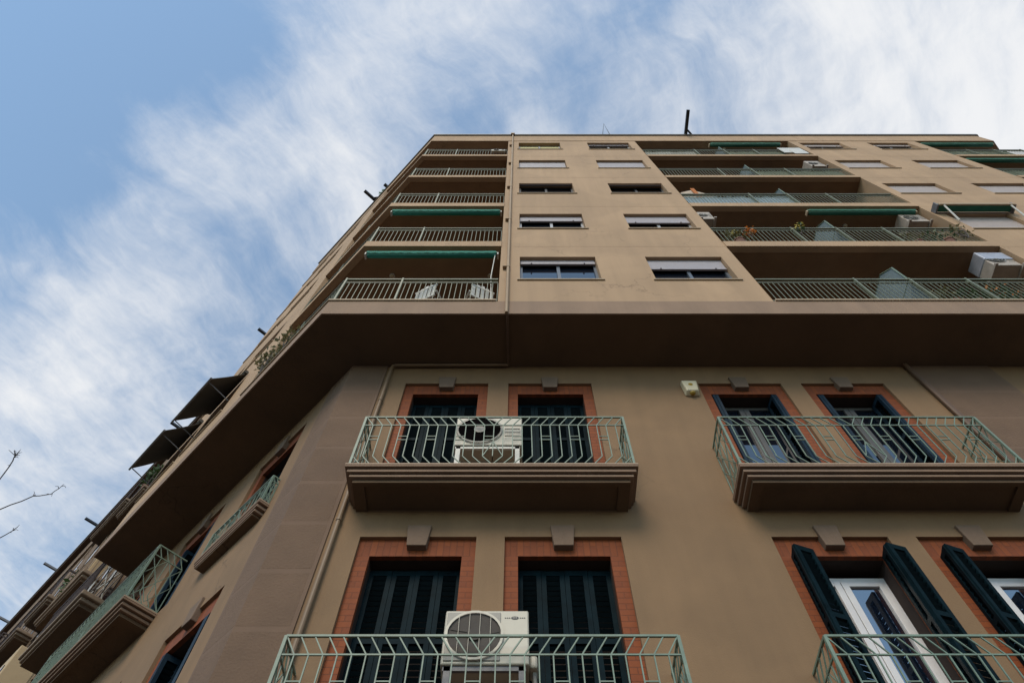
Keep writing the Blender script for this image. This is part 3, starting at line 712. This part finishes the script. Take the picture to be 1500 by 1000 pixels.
side_awning(3.80, 5.18, 'opened dark awning on the side facade, nearer to the corner')
side_awning(5.52, 6.86, 'opened dark awning on the side facade, farther down the street')

# folding chairs on the lowest left loggia
def chair(x, y, z, rot, label):
    o = thing('garden_chair', label, 'chair', (x, y, z), 'white folding chairs in the lowest left loggia', FU)
    M = Matrix.Translation((x, y, z)) @ Matrix.Rotation(rot, 4, 'Z')
    def mk(name, mb): mb.v = [M @ p for p in mb.v]; mb.build(name, WHITE, o, FU)
    for sx in (-0.21, 0.21):
        mk('leg', MB().tube([(sx,-0.27,0),(sx,0.20,0.46)], 0.014, 6)); mk('leg', MB().tube([(sx*0.92,0.27,0),(sx*0.92,-0.20,0.44)], 0.014, 6))
        mk('armrest', MB().tube([(sx*1.1,-0.26,0.64),(sx*1.1,0.26,0.66)], 0.02, 6))
    s = MB()
    for k in range(6): s.box(-0.2, 0.2, -0.22+0.075*k, -0.165+0.075*k, 0.445, 0.462)
    mk('seat', s)
    b = MB()
    for k in range(5): b.box(-0.2+0.085*k, -0.14+0.085*k, 0.24, 0.262, 0.5, 1.02+0.04*min(k,4-k))
    b.box(-0.22, 0.22, 0.236, 0.268, 0.95, 1.0); b.box(-0.22, 0.22, 0.236, 0.268, 0.48, 0.52)
    mk('backrest', b)
chair(-1.50, 0.42, 10.285, R(155), 'white slatted folding chair behind the green railing, left of its twin')
chair(-0.72, 0.42, 10.285, R(205), 'white slatted folding chair in the loggia corner next to the rain pipe')
# ceiling lamps
def lamp(x, y, z, label):
    o = thing('ceiling_lamp', label, 'lamp', (x, y, z), 'loggia ceiling lamps', FU)
    MB().tube([(x,y,z),(x,y,z-0.03)], 0.055, 14).build('lamp_base', WHITE, o, FU)
    MB().dome((x,y,z-0.03), 0.045, 14, 5).build('lamp_shade', TRIM, o, FU, smooth=True)
lamp(-2.55, 0.62, 13.08, 'small round ceiling lamp near the building corner, lowest left loggia')
lamp(-0.55, 0.62, 13.08, 'small round ceiling lamp near the crank rod, lowest left loggia')
lamp(7.95, 0.48, 16.12, 'small round ceiling lamp beneath the rolled awning of the wide loggia')
lamp(7.4, 0.28, ROOFB, 'small round ceiling lamp under the roof of the wide loggia')
# privacy screens tied behind railings
def screen(x0, x1, z, h, mt, label):
    m = MB(); n = int((x1-x0)/0.12)
    for k in range(n):
        a = x0+(x1-x0)*k/n; c = x0+(x1-x0)*(k+1)/n
        m.box(a, c, 0.066+0.006*math.sin(k), 0.072+0.006*math.sin(k), z+0.1, z+h+0.02*math.sin(k*2.3))
    o = m.build('privacy_screen', mt, None, FU); tag(o, label, 'screen', 'privacy screens tied to loggia railings')
screen(4.25, 6.9, FLOORS[2], 0.95, FROST, 'pale grey screen behind the third floor railing beside the covered bundle')
screen(4.25, 5.9, FLOORS[4], 0.95, SCREEN, 'beige reed screen behind the top railing, left of the rolled awning')
screen(7.0, 8.9, FLOORS[4], 0.95, SCREENG, 'olive screen behind the top railing below the rolled awning')
screen(7.0, 9.5, FLOORS[3], 0.95, SCREENG, 'olive screen behind the fourth floor railing by the hung air conditioner')
screen(14.2, 16.4, FLOORS[4], 0.98, SCREENG, 'olive screen on the far right loggia under the roof end')
screen(14.2, 16.8, FLOORS[3], 0.98, SCREENG, 'olive screen on the far right loggia, second from the roof')
o = MB(); o.box(8.75, 9.5, -0.03, 0.0, 22.75, 23.55); o.box(9.0, 9.45, -0.045, -0.031, 22.5, 23.1)
tag(o.build('white_sheet', WHITE, None, FU, bevel=0.01), 'white sheets hanging over the top railing at the right end', 'laundry')
# covered bundle with orange strap
o = thing('covered_bundle', 'beige cloth covered bundle with an orange strap above the third floor railing', 'bundle', (4.75, 0.4, FLOORS[2]), None, FU)
b = MB(); z = FLOORS[2]
b.add([(4.28,0.12,z),(5.25,0.12,z),(5.25,0.62,z),(4.28,0.62,z),(4.34,0.14,z+1.75),(5.12,0.14,z+1.45),(5.08,0.58,z+1.55),(4.4,0.55,z+1.95),(4.7,0.13,z+2.0),(4.7,0.56,z+2.1)],
      [(3,2,1,0),(0,1,5,8,4),(1,2,6,5),(2,3,7,9,6),(3,0,4,7),(4,8,9,7),(8,5,6,9)])
b.build('cover', CLOTH, o, FU, bevel=0.04)
MB().box(4.66, 4.76, 0.10, 0.118, z+0.9, z+2.02).build('strap', ORANGE, o, FU)
# plants
def leaves(m, c, rx, ry, rz, n, size, hang=0.0):
    for _ in range(n):
        while True:
            u, v, w = (random.uniform(-1, 1) for _ in range(3))
            if u*u+v*v+w*w < 1: break
        p = Vector((c[0]+u*rx, c[1]+v*ry, c[2]+w*rz)); a = Vector((random.uniform(-1,1), random.uniform(-1,1), random.uniform(-0.6,1)-hang)).normalized()
        b = a.orthogonal().normalized(); s = size*random.uniform(0.6, 1.3)
        b = (Matrix.Rotation(random.uniform(0, 6.28), 3, a) @ b)
        m.add([p, p+a*s*0.5+b*s*0.28, p+a*s, p+a*s*0.5-b*s*0.28], [(0,1,2,3)])
    return m
def plant(fr, x, y, z, label, mt=LEAF, rx=0.3, rz=0.35, n=160, size=0.11, flower=None, fn=60, fsize=0.08, hang=0.0, ry=0.16, pot=True, dz=0.0):
    o = thing('potted_plant', label, 'plant', (x, y, z), 'potted plants on the balconies', fr)
    if pot:
        q = MB(); k = 12
        q.tube([(x,y,z),(x,y,z+0.24)], 0.10, k, 0.14); q.tube([(x,y,z+0.235),(x,y,z+0.27)], 0.152, k); q.build('pot', CLAY, o, fr)
    cz = z+0.3+rz+dz
    st = MB()
    for k in range(7):
        a = random.uniform(0, 6.28); st.tube([(x,y,z+0.2),(x+rx*0.6*math.cos(a), y+ry*0.6*math.sin(a), cz+rz*random.uniform(-0.2,0.7))], 0.008, 5, 0.004)
    st.build('stems', BARK, o, fr)
    leaves(MB(), (x,y,cz), rx, ry, rz, n, size, hang).build('foliage', mt, o, fr)
    if flower: leaves(MB(), (x,y-0.05,cz+rz*0.2), rx*0.8, ry, rz*0.8, fn, fsize).build('flowers', flower, o, fr)
F2 = FLOORS[1]
plant(FU, 4.62, 0.12, F2+0.05, 'pale yellow plant at the left end of the flower railing', LEAFD, 0.24, 0.3, 120, 0.12, YELLOW, 26, hang=0.4)
plant(FU, 4.95, 0.09, F2+0.30, 'bright orange flowering plant hanging over the second floor railing', LEAFD, 0.17, 0.13, 40, 0.08, ORANGE, 80, 0.075, hang=0.4, pot=False)
plant(FU, 6.05, 0.03, F2+0.5, 'small yellow flowers on top of a railing post', LEAF, 0.12, 0.12, 40, 0.08, YELLOW, 30, 0.07, pot=False)
plant(FU, 8.35, 0.16, F2+0.04, 'leafy olive bush behind the second floor railing, nearest the screen', LEAFD, 0.38, 0.27, 150, 0.09)
plant(FU, 8.95, 0.12, F2+0.04, 'green bush behind the second floor railing, under the beige air conditioner', LEAF, 0.36, 0.28, 150, 0.09)
plant(FU, 9.36, -0.02, F2+0.10, 'reddish trailing plant in the right end of the second floor railing', LEAFD, 0.2, 0.26, 90, 0.08, pot=False)
F1 = FLOORS[0]
plant(FU, 7.35, 0.2, F1+0.05, 'dry brown plant in the lowest wide loggia beside the glass screen', LEAFD, 0.26, 0.30, 130, 0.1)
plant(FU, 7.75, 0.2, F1+0.05, 'green plant in the lowest wide loggia by a railing post', LEAF, 0.24, 0.28, 130, 0.1)
plant(FU, 8.5, 0.25, F1+0.05, 'orange flowered plant in the lowest wide loggia at the frame edge', LEAF, 0.3, 0.42, 200, 0.11, ORANGE, 34, 0.08)
plant(SU, -1.45, 0.0, F1+0.12, 'olive plant trailing through the side railing near the corner', LEAFD, 0.35, 0.28, 130, 0.09, hang=0.3, pot=False)
plant(SU, -2.15, -0.02, F1+0.2, 'taller green plant poking out of the side railing', LEAFD, 0.28, 0.38, 150, 0.09, pot=False)
plant(SU, -3.05, 0.05, ROOFT, 'bright green plant growing on the roof edge', LEAFB, 0.22, 0.14, 130, 0.12, pot=False, dz=-0.25)
# alarm box
o = thing('alarm_box', 'small beige alarm siren box on the wall beside the right windows', 'alarm', (2.62, 0, 8.83), None, FL)
b = MB(); b.add([(2.50,-0.10,9.12),(2.74,-0.10,9.12),(2.74,0,9.16),(2.50,0,9.16),(2.53,-0.10,8.84),(2.71,-0.10,8.84),(2.73,0,8.80),(2.51,0,8.80)], [(0,1,2,3),(4,7,6,5),(0,4,5,1),(1,5,6,2),(2,6,7,3),(3,7,4,0)])
b.build('housing', BEIGEP, o, FL, bevel=0.02)
MB().dome((2.62,-0.055,8.825), 0.045, 12, 5).build('beacon', AMBER, o, FL, smooth=True)
MB().disc((2.62,-0.102,9.0), (0,-1,0), 0.035, 14).build('sounder', AMBER, o, FL)
# beams jutting from the roof edge
def beam(fr, x, y0, y1, z, label, brace=True, mt=BLACK, w=0.055):
    o = thing('roof_beam', label, 'beam', (x, y0, z), 'steel beams jutting from the roof edge', fr)
    MB().box(x-w, x+w, y1, y0+0.5, z-w, z+w).build('beam_bar', mt, o, fr, bevel=0.01)
    if brace: MB().tube([(x+0.05,y1*0.22+y0*0.78,z),(x+0.42,y0+0.15,z-0.02)], 0.04, 6).build('brace', mt, o, fr)
beam(FU, 6.24, 0.0, -0.92, 26.13, 'black steel beam jutting over the front roof edge')
beam(SU, -3.45, 0.0, -0.58, 26.13, 'black steel beam at the side roof edge beside the green roof plant')
beam(SU, -2.72, 0.0, -0.20, 26.13, 'short black beam stub above the side roof edge nearest the corner', brace=False)
NO = 0.5
beam(SU, -11.2, NO, -0.08, 26.17, 'short dark beam on the side roof line above the opened awnings', brace=False)
beam(SU, -17.85, NO, -0.18, 26.17, 'dark beam end peeking out just above the farther opened awning', brace=False)
beam(SU, -25.6, NO, -0.16, 26.17, 'dark beam with pale tripod braces on the neighbouring roof', brace=False)
beam(SU, -29.7, NO, -0.19, 26.17, 'grey beam on the neighbouring roof, second from the left edge', brace=False, mt=GREYST)
beam(SU, -34.9, NO, -0.15, 26.17, 'grey beam on the neighbouring roof at the left picture edge', brace=False, mt=GREYST)
o = MB(); o.tube([(3.15,0.1,26.09),(3.18,-0.43,26.12),(3.45,0.0,26.09)], 0.013, 6); o.tube([(3.15,0.1,26.09),(3.12,0.05,26.35)], 0.012, 6)
tag(o.build('wire_bracket', GREEN2, None, FU), 'thin triangular wire bracket on the front roof edge', 'bracket')
# ------------------------------------------------------------------ neighbouring building down the side street
NB = thing('neighbour_building', 'long brown apartment house with eaves and balconies beyond the corner block', 'building', (-20, 6, GZ), None, SU)
wy = 0.75; S0, S1 = SEND + 0.03, 46
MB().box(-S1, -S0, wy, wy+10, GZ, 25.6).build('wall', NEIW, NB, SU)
MB().box(-S1, -S0, NO+0.02, wy+9, 25.62, 25.9).build('eave', EAVE, NB, SU)
MB().box(-S1, -S0, NO-0.03, wy+9, 25.902, 26.1).build('roof_edge', ZINC, NB, SU)
MB().box(-S1, -S0, wy-0.10, wy, 22.6, 22.85).build('cornice', NEIT, NB, SU)
def nwindow(s, z, w=1.1, h=2.2):
    f = MB(); t_ = 0.09
    f.box(-s-w/2-t_, -s-w/2, wy-0.03, wy+0.05, z, z+h); f.box(-s+w/2, -s+w/2+t_, wy-0.03, wy+0.05, z, z+h); f.box(-s-w/2-t_, -s+w/2+t_, wy-0.03, wy+0.05, z+h, z+h+0.14)
    o = f.build('window', NEIT, NB, SU)
    MB().quad((-s-w/2,wy-0.006,z),(-s+w/2,wy-0.006,z),(-s+w/2,wy-0.006,z+h),(-s-w/2,wy-0.006,z+h)).build('pane', GLASS, o, SU)
def nbalcony(s0, s1, z, yo, rail=RUST, solid=False):
    m = MB(); m.box(-s1, -s0, yo, wy, z, z+0.10); m.box(-s1+0.06, -s0-0.06, yo+0.05, wy, z-0.08, z-0.001)
    b = m.build('balcony', NEIT, NB, SU, bevel=0.02)
    MB().box(-s1+0.12, -s0-0.12, yo+0.10, wy, z-0.15, z-0.081).build('underside', SOFF, b, SU)  # same slab, darkened by colour for the shade beneath it
    r = MB(); zz = z+0.1; y = yo+0.05
    r.box(-s1+0.03, -s0-0.03, y-0.02, y+0.02, zz+0.95, zz+1.0); r.box(-s1+0.03, -s0-0.03, y-0.015, y+0.015, zz+0.05, zz+0.08)
    n = int((s1-s0)/0.13)
    for k in range(n+1):
        x = -s1+0.04+(s1-s0-0.08)*k/n; r.box(x-0.01, x+0.01, y-0.01, y+0.01, zz, zz+0.95)
    for x in (-s1+0.04, -s0-0.04):
        r.box(x-0.02, x+0.02, y, wy-0.003, zz+0.95, zz+1.0)
        yy = y+0.12
        while yy < wy: r.box(x-0.01, x+0.01, yy-0.01, yy+0.01, zz, zz+0.95); yy += 0.13
    r.build('railing', rail, b, SU)
for z in (3.2, 6.2, 9.3, 12.1, 14.8, 17.9, 20.4):
    for s in (8.4, 11.0, 14.0, 16.6, 19.2, 22, 25, 28, 31, 34, 37): nwindow(s, z+0.1)
nbalcony(7.05, 9.5, 9.05, 0.2); nbalcony(15.3, 16.8, 14.55, 0.2); nbalcony(17.3, 20.4, 14.6, 0.2); nbalcony(10.2, 12.6, 11.85, 0.2, rail=NEIT)
nbalcony(21.4, 24, 14.6, 0.2); nbalcony(13.2, 15.0, 17.8, 0.3); nbalcony(24.5, 27.5, 17.9, 0.2); nbalcony(16.8, 19.5, 20.3, 0.3); nbalcony(28.5, 31.5, 20.3, 0.2)
m = MB(); m.box(-14.2, -11.0, 0.2, wy, 4.5, 10.3)
by = m.build('bay_window', NEIB, NB, SU, bevel=0.02)
m = MB()
for k in range(3):
    for z in (5.0, 8.0): m.box(-14.0+1.0*k, -13.2+1.0*k, 0.18, 0.198, z, z+1.9)
m.build('pane', GLASS, by, SU)
m = MB(); m.box(-10.9, -9.9, 0.33, 0.62, 12.05, 12.75)
o = thing('storage_box', 'pale tan cabinet standing on a neighbouring balcony', 'cabinet', (-10.5, 0.5, 11.96), None, SU)
MB().box(-10.75, -10.35, 0.30, 0.66, 11.96, 12.9).build('cabinet_body', NEIB, o, SU, bevel=0.015)
MB().box(-10.72, -10.38, 0.283, 0.299, 12.0, 12.86).build('door', TRIM, o, SU, bevel=0.005)
o = thing('drying_rack', 'white drying rack with cloths behind dark rails on the nearest neighbouring balcony', 'drying rack', (-8.0, 0.5, 9.16), None, SU)
m = MB()
for k in range(6): m.tube([(-8.9,0.32+0.07*k,10.25),(-7.4,0.32+0.07*k,10.25)], 0.012, 5)
m.build('wires', WHITE, o, SU)
m = MB()
for x in (-8.9, -7.4): m.tube([(x,0.3,9.16),(x,0.67,10.25)], 0.014, 5); m.tube([(x,0.67,9.16),(x,0.3,10.25)], 0.014, 5)
m.build('legs', WHITE, o, SU)
for k in range(4): MB().box(-8.75+0.36*k, -8.52+0.36*k, 0.315+0.07*k, 0.325+0.07*k, 9.75, 10.24).build('cloth', WHITE if k % 2 else CLOTH, o, SU)
plant(SU, -13.6, 0.42, 17.92, 'dark green bushy plant on a distant neighbouring balcony', LEAF, 0.5, 0.5, 300, 0.18, ry=0.2)
plant(SU, -12.1, 0.42, 11.96, 'dark bush on the neighbouring balcony beside the tan cabinet', LEAF, 0.45, 0.5, 260, 0.16, ry=0.2)

# ------------------------------------------------------------------ bare street tree at the left
o = thing('street_tree', 'bare street tree whose thin leafless twigs enter at the left edge', 'tree', (-9.2, 5.2, GZ))
MB().tube([(-9.2,5.2,GZ),(-9.22,5.22,0.5),(-9.15,5.15,2.5),(-9.1,5.2,4.6)], 0.17, 12, 0.10).build('trunk', BARK, o)
c = MB()
def branch(pts, r, r2=0.003, tw=5, tl=0.16):
    P = [Vector(p) for p in pts]
    if len(P) > 3:
        c.tube(P[:3], r, 6, 0.0075); P = P[2:]; r = 0.0075
    Q = [P[0]]
    for a, b in zip(P, P[1:]):
        for k in range(1, 4): Q.append(a.lerp(b, k/3) + Vector((random.uniform(-1,1), random.uniform(-1,1), random.uniform(-1,1)))*0.006)
    c.tube(Q, r, 6, r2)
    for k in range(tw):
        i = random.randrange(len(Q)//2, len(Q)); d = Vector((random.uniform(-0.3,1), random.uniform(-1,0.6), random.uniform(-0.2,1))).normalized()*tl*random.uniform(0.4,1)
        c.tube([Q[i], Q[i]+d*0.5+Vector((0,0,0.02)), Q[i]+d], 0.004, 4, 0.002)
branch([(-9.1,5.2,4.6),(-7.9,4.95,5.4),(-6.6,4.85,5.9),(-5.624,4.616,6.0),(-5.40,4.36,6.0),(-5.356,4.293,6.0)], 0.05, 0.005, 7, 0.07)
for k in range(12):
    d = Vector((random.uniform(-0.4,1), random.uniform(-1,0.4), random.uniform(-0.4,0.8))).normalized()*random.uniform(0.04,0.10); c.tube([(-5.356,4.293,6.0), Vector((-5.356,4.293,6.0))+d], 0.004, 4, 0.002)
branch([(-9.1,5.2,4.6),(-7.8,5.35,5.4),(-6.6,5.3,5.95),(-5.758,5.02,6.0),(-5.36,4.86,6.03),(-5.12,4.80,6.0),(-4.98,4.699,6.0)], 0.05, 0.0035, 7, 0.08)
branch([(-9.1,5.2,4.6),(-7.9,5.7,5.4),(-6.8,5.6,5.9),(-5.893,5.424,6.0),(-5.643,5.274,6.0)], 0.04, 0.004, 4, 0.06)
branch([(-9.1,5.2,4.6),(-9.6,5.9,5.8),(-9.8,6.2,7.2)], 0.06, 0.01, 8, 0.5); branch([(-9.1,5.2,4.6),(-9.5,4.2,5.9),(-9.7,3.6,7.3)], 0.06, 0.01, 8, 0.5); branch([(-9.1,5.2,4.6),(-10.2,5.0,6.0),(-10.8,5.1,7.4)], 0.06, 0.01, 8, 0.5)
c.build('crown', BARK, o)

# ------------------------------------------------------------------ ground
tag(MB().quad((-400,-400,GZ-0.15),(400,-400,GZ-0.15),(400,400,GZ-0.15),(-400,400,GZ-0.15)).build('ground', GRND), kind='structure')
tag(MB().quad((-120,-16,GZ-0.14),(120,-16,GZ-0.14),(120,0.8,GZ-0.14),(-120,0.8,GZ-0.14)).build('road', ASPH), kind='structure')
tag(MB().prism([(120,0.8),(120,9),(5,9),(-25,40),(-33,33),(-2,0.8)], GZ-0.13, GZ-0.004).build('pavement', PAVE), kind='structure')

# ------------------------------------------------------------------ sky, sun, camera
SUN_EL, SUN_AZ = R(44), R(197)         # azimuth clockwise from +Y
w = bpy.data.worlds.new('World'); S.world = w; w.use_nodes = True
nt = w.node_tree; N = nt.nodes; L = nt.links
bg = N['Background']
sky = N.new('ShaderNodeTexSky'); sky.sky_type = 'NISHITA'; sky.sun_disc = False
sky.sun_elevation = SUN_EL; sky.sun_rotation = SUN_AZ; sky.air_density = 1.0; sky.dust_density = 0.3; sky.ozone_density = 1.0
def math_(op, a, b=None, c=None):
    n = N.new('ShaderNodeMath'); n.operation = op
    for i, v in enumerate((a, b, c)):
        if v is None: continue
        if isinstance(v, (int, float)): n.inputs[i].default_value = v
        else: L.new(v, n.inputs[i])
    return n.outputs[0]
tc = N.new('ShaderNodeTexCoord'); sx = N.new('ShaderNodeSeparateXYZ'); L.new(tc.outputs['Generated'], sx.inputs[0])
zc = math_('MAXIMUM', sx.outputs['Z'], 0.12)
px = math_('DIVIDE', sx.outputs['X'], zc); py = math_('DIVIDE', sx.outputs['Y'], zc)
cb = N.new('ShaderNodeCombineXYZ'); L.new(px, cb.inputs[0]); L.new(py, cb.inputs[1])
P = cb.outputs[0]
def noise(vec, scale, detail, rough, rot=0.0, sc=(1,1,1), off=(0,0,0), dist=0.0):
    mp = N.new('ShaderNodeMapping'); mp.vector_type = 'TEXTURE'; mp.inputs['Rotation'].default_value = (0,0,rot); mp.inputs['Scale'].default_value = sc; mp.inputs['Location'].default_value = off
    L.new(vec, mp.inputs['Vector'])
    n = N.new('ShaderNodeTexNoise'); n.inputs['Scale'].default_value = scale; n.inputs['Detail'].default_value = detail; n.inputs['Roughness'].default_value = rough; n.inputs['Distortion'].default_value = dist
    L.new(mp.outputs[0], n.inputs['Vector']); return n
nw = noise(P, 2.2, 4, 0.55, off=(3.1, 1.7, 0))
vs = N.new('ShaderNodeVectorMath'); vs.operation = 'MULTIPLY_ADD'; L.new(nw.outputs['Color'], vs.inputs[0]); vs.inputs[1].default_value = (0.22,0.22,0); L.new(P, vs.inputs[2])
vo = N.new('ShaderNodeVectorMath'); vo.operation = 'SUBTRACT'; L.new(vs.outputs[0], vo.inputs[0]); vo.inputs[1].default_value = (0.11,0.11,0)
PW = vo.outputs[0]
f1 = noise(PW, 3.4, 10, 0.62, off=(0.7, 4.2, 0)).outputs['Fac']
f2 = noise(PW, 9.0, 10, 0.66, rot=R(60), sc=(1.8, 0.85, 1), off=(7.7, 1.2, 0)).outputs['Fac']
f3 = noise(PW, 5.0, 9, 0.6, rot=R(-28), sc=(2.2, 0.8, 1), off=(2.7, 9.2, 0)).outputs['Fac']
CLOUDS = [  # (x, y, radius, weight) large cloud masses and blue gaps, in tangent units about the zenith
 (-0.66,0.00,0.44,-0.60), (-0.36,0.02,0.20,-0.30), (-0.74,0.20,0.20,-0.30),
 (-0.10,0.00,0.20,0.26), (-0.20,0.10,0.14,0.22), (-0.30,0.20,0.14,0.22), (-0.45,0.22,0.16,0.20), (-0.20,0.24,0.10,0.12), (-0.58,0.31,0.18,0.20), (-0.74,0.38,0.18,0.16),
 (-0.37,0.40,0.15,-0.20), (-0.50,0.50,0.16,-0.16), (-0.60,0.38,0.14,0.20), (0.05,0.09,0.15,-0.13), (-0.08,0.15,0.12,-0.18),
 (0.30,0.06,0.26,0.14), (0.62,0.04,0.40,0.42), (0.75,0.30,0.5,0.4), (-0.80,0.62,0.25,0.27), (-0.95,0.85,0.35,0.10), (-0.56,0.62,0.13,0.10),
 (0.3,-1.05,0.95,-1.2), (0.0,-0.45,0.35,-0.4)]
acc = None
for x, y, r, wt in CLOUDS:
    d = N.new('ShaderNodeVectorMath'); d.operation = 'DISTANCE'; L.new(PW, d.inputs[0]); d.inputs[1].default_value = (x, y, 0)
    mr = N.new('ShaderNodeMapRange'); mr.interpolation_type = 'SMOOTHSTEP'; L.new(d.outputs['Value'], mr.inputs['Value'])
    mr.inputs['From Min'].default_value = 0; mr.inputs['From Max'].default_value = r*1.25; mr.inputs['To Min'].default_value = wt; mr.inputs['To Max'].default_value = 0
    acc = mr.outputs[0] if acc is None else math_('ADD', acc, mr.outputs[0])
den = math_('ADD', math_('MULTIPLY_ADD', f1, 1.1, -0.55), math_('MULTIPLY_ADD', f2, 1.05, -0.525))
den = math_('ADD', den, math_('MULTIPLY_ADD', f3, 0.9, -0.45))
f4 = noise(PW, 24.0, 6, 0.6, rot=R(50), sc=(1.9, 0.8, 1), off=(1.3, 3.9, 0)).outputs['Fac']
den = math_('ADD', den, math_('MULTIPLY_ADD', f4, 0.36, -0.18))
den = math_('ADD', math_('ADD', den, acc), 0.32)
mr = N.new('ShaderNodeMapRange'); mr.interpolation_type = 'SMOOTHSTEP'; L.new(den, mr.inputs['Value'])
mr.inputs['From Min'].default_value = -0.12; mr.inputs['From Max'].default_value = 1.12
cd = math_('MULTIPLY_ADD', mr.outputs[0], 0.88, 0.12)
sk0 = N.new('ShaderNodeVectorMath'); sk0.operation = 'MULTIPLY'; L.new(sky.outputs[0], sk0.inputs[0]); sk0.inputs[1].default_value = (0.84, 1.07, 1.06)
sk = N.new('ShaderNodeVectorMath'); sk.operation = 'SCALE'; L.new(sk0.outputs[0], sk.inputs[0]); sk.inputs['Scale'].default_value = 1.0
mx = N.new('ShaderNodeMix'); mx.data_type = 'RGBA'; L.new(cd, mx.inputs['Factor']); L.new(sk.outputs[0], mx.inputs['A'])
mx.inputs['B'].default_value = (4.3, 4.36, 4.46, 1)
L.new(mx.outputs['Result'], bg.inputs['Color'])
bg.inputs['Strength'].default_value = 0.15
ld = bpy.data.lights.new('sun', 'SUN'); ld.energy = 1.65; ld.angle = R(28); ld.color = (1.0, 0.87, 0.70)
lo = bpy.data.objects.new('sun', ld); COL.objects.link(lo)
dv = Vector((math.sin(SUN_AZ)*math.cos(SUN_EL), math.cos(SUN_AZ)*math.cos(SUN_EL), math.sin(SUN_EL)))
lo.rotation_euler = dv.to_track_quat('Z', 'Y').to_euler(); lo.location = (0, -10, 30)
cam = bpy.data.cameras.new('camera'); co = bpy.data.objects.new('camera', cam); COL.objects.link(co)
cam.sensor_width = 36; cam.lens = 24; cam.clip_start = 0.05; cam.clip_end = 3000; cam.shift_x = -8/1500
co.rotation_euler = (R(90+63.9), 0, 0); S.camera = co
S.view_settings.view_transform = 'Standard'; S.view_settings.look = 'None'; S.view_settings.exposure = 0.45; S.view_settings.gamma = 1
S.view_settings.use_curve_mapping = False
S.cycles.use_denoising = True
S.cycles.max_bounces = 8
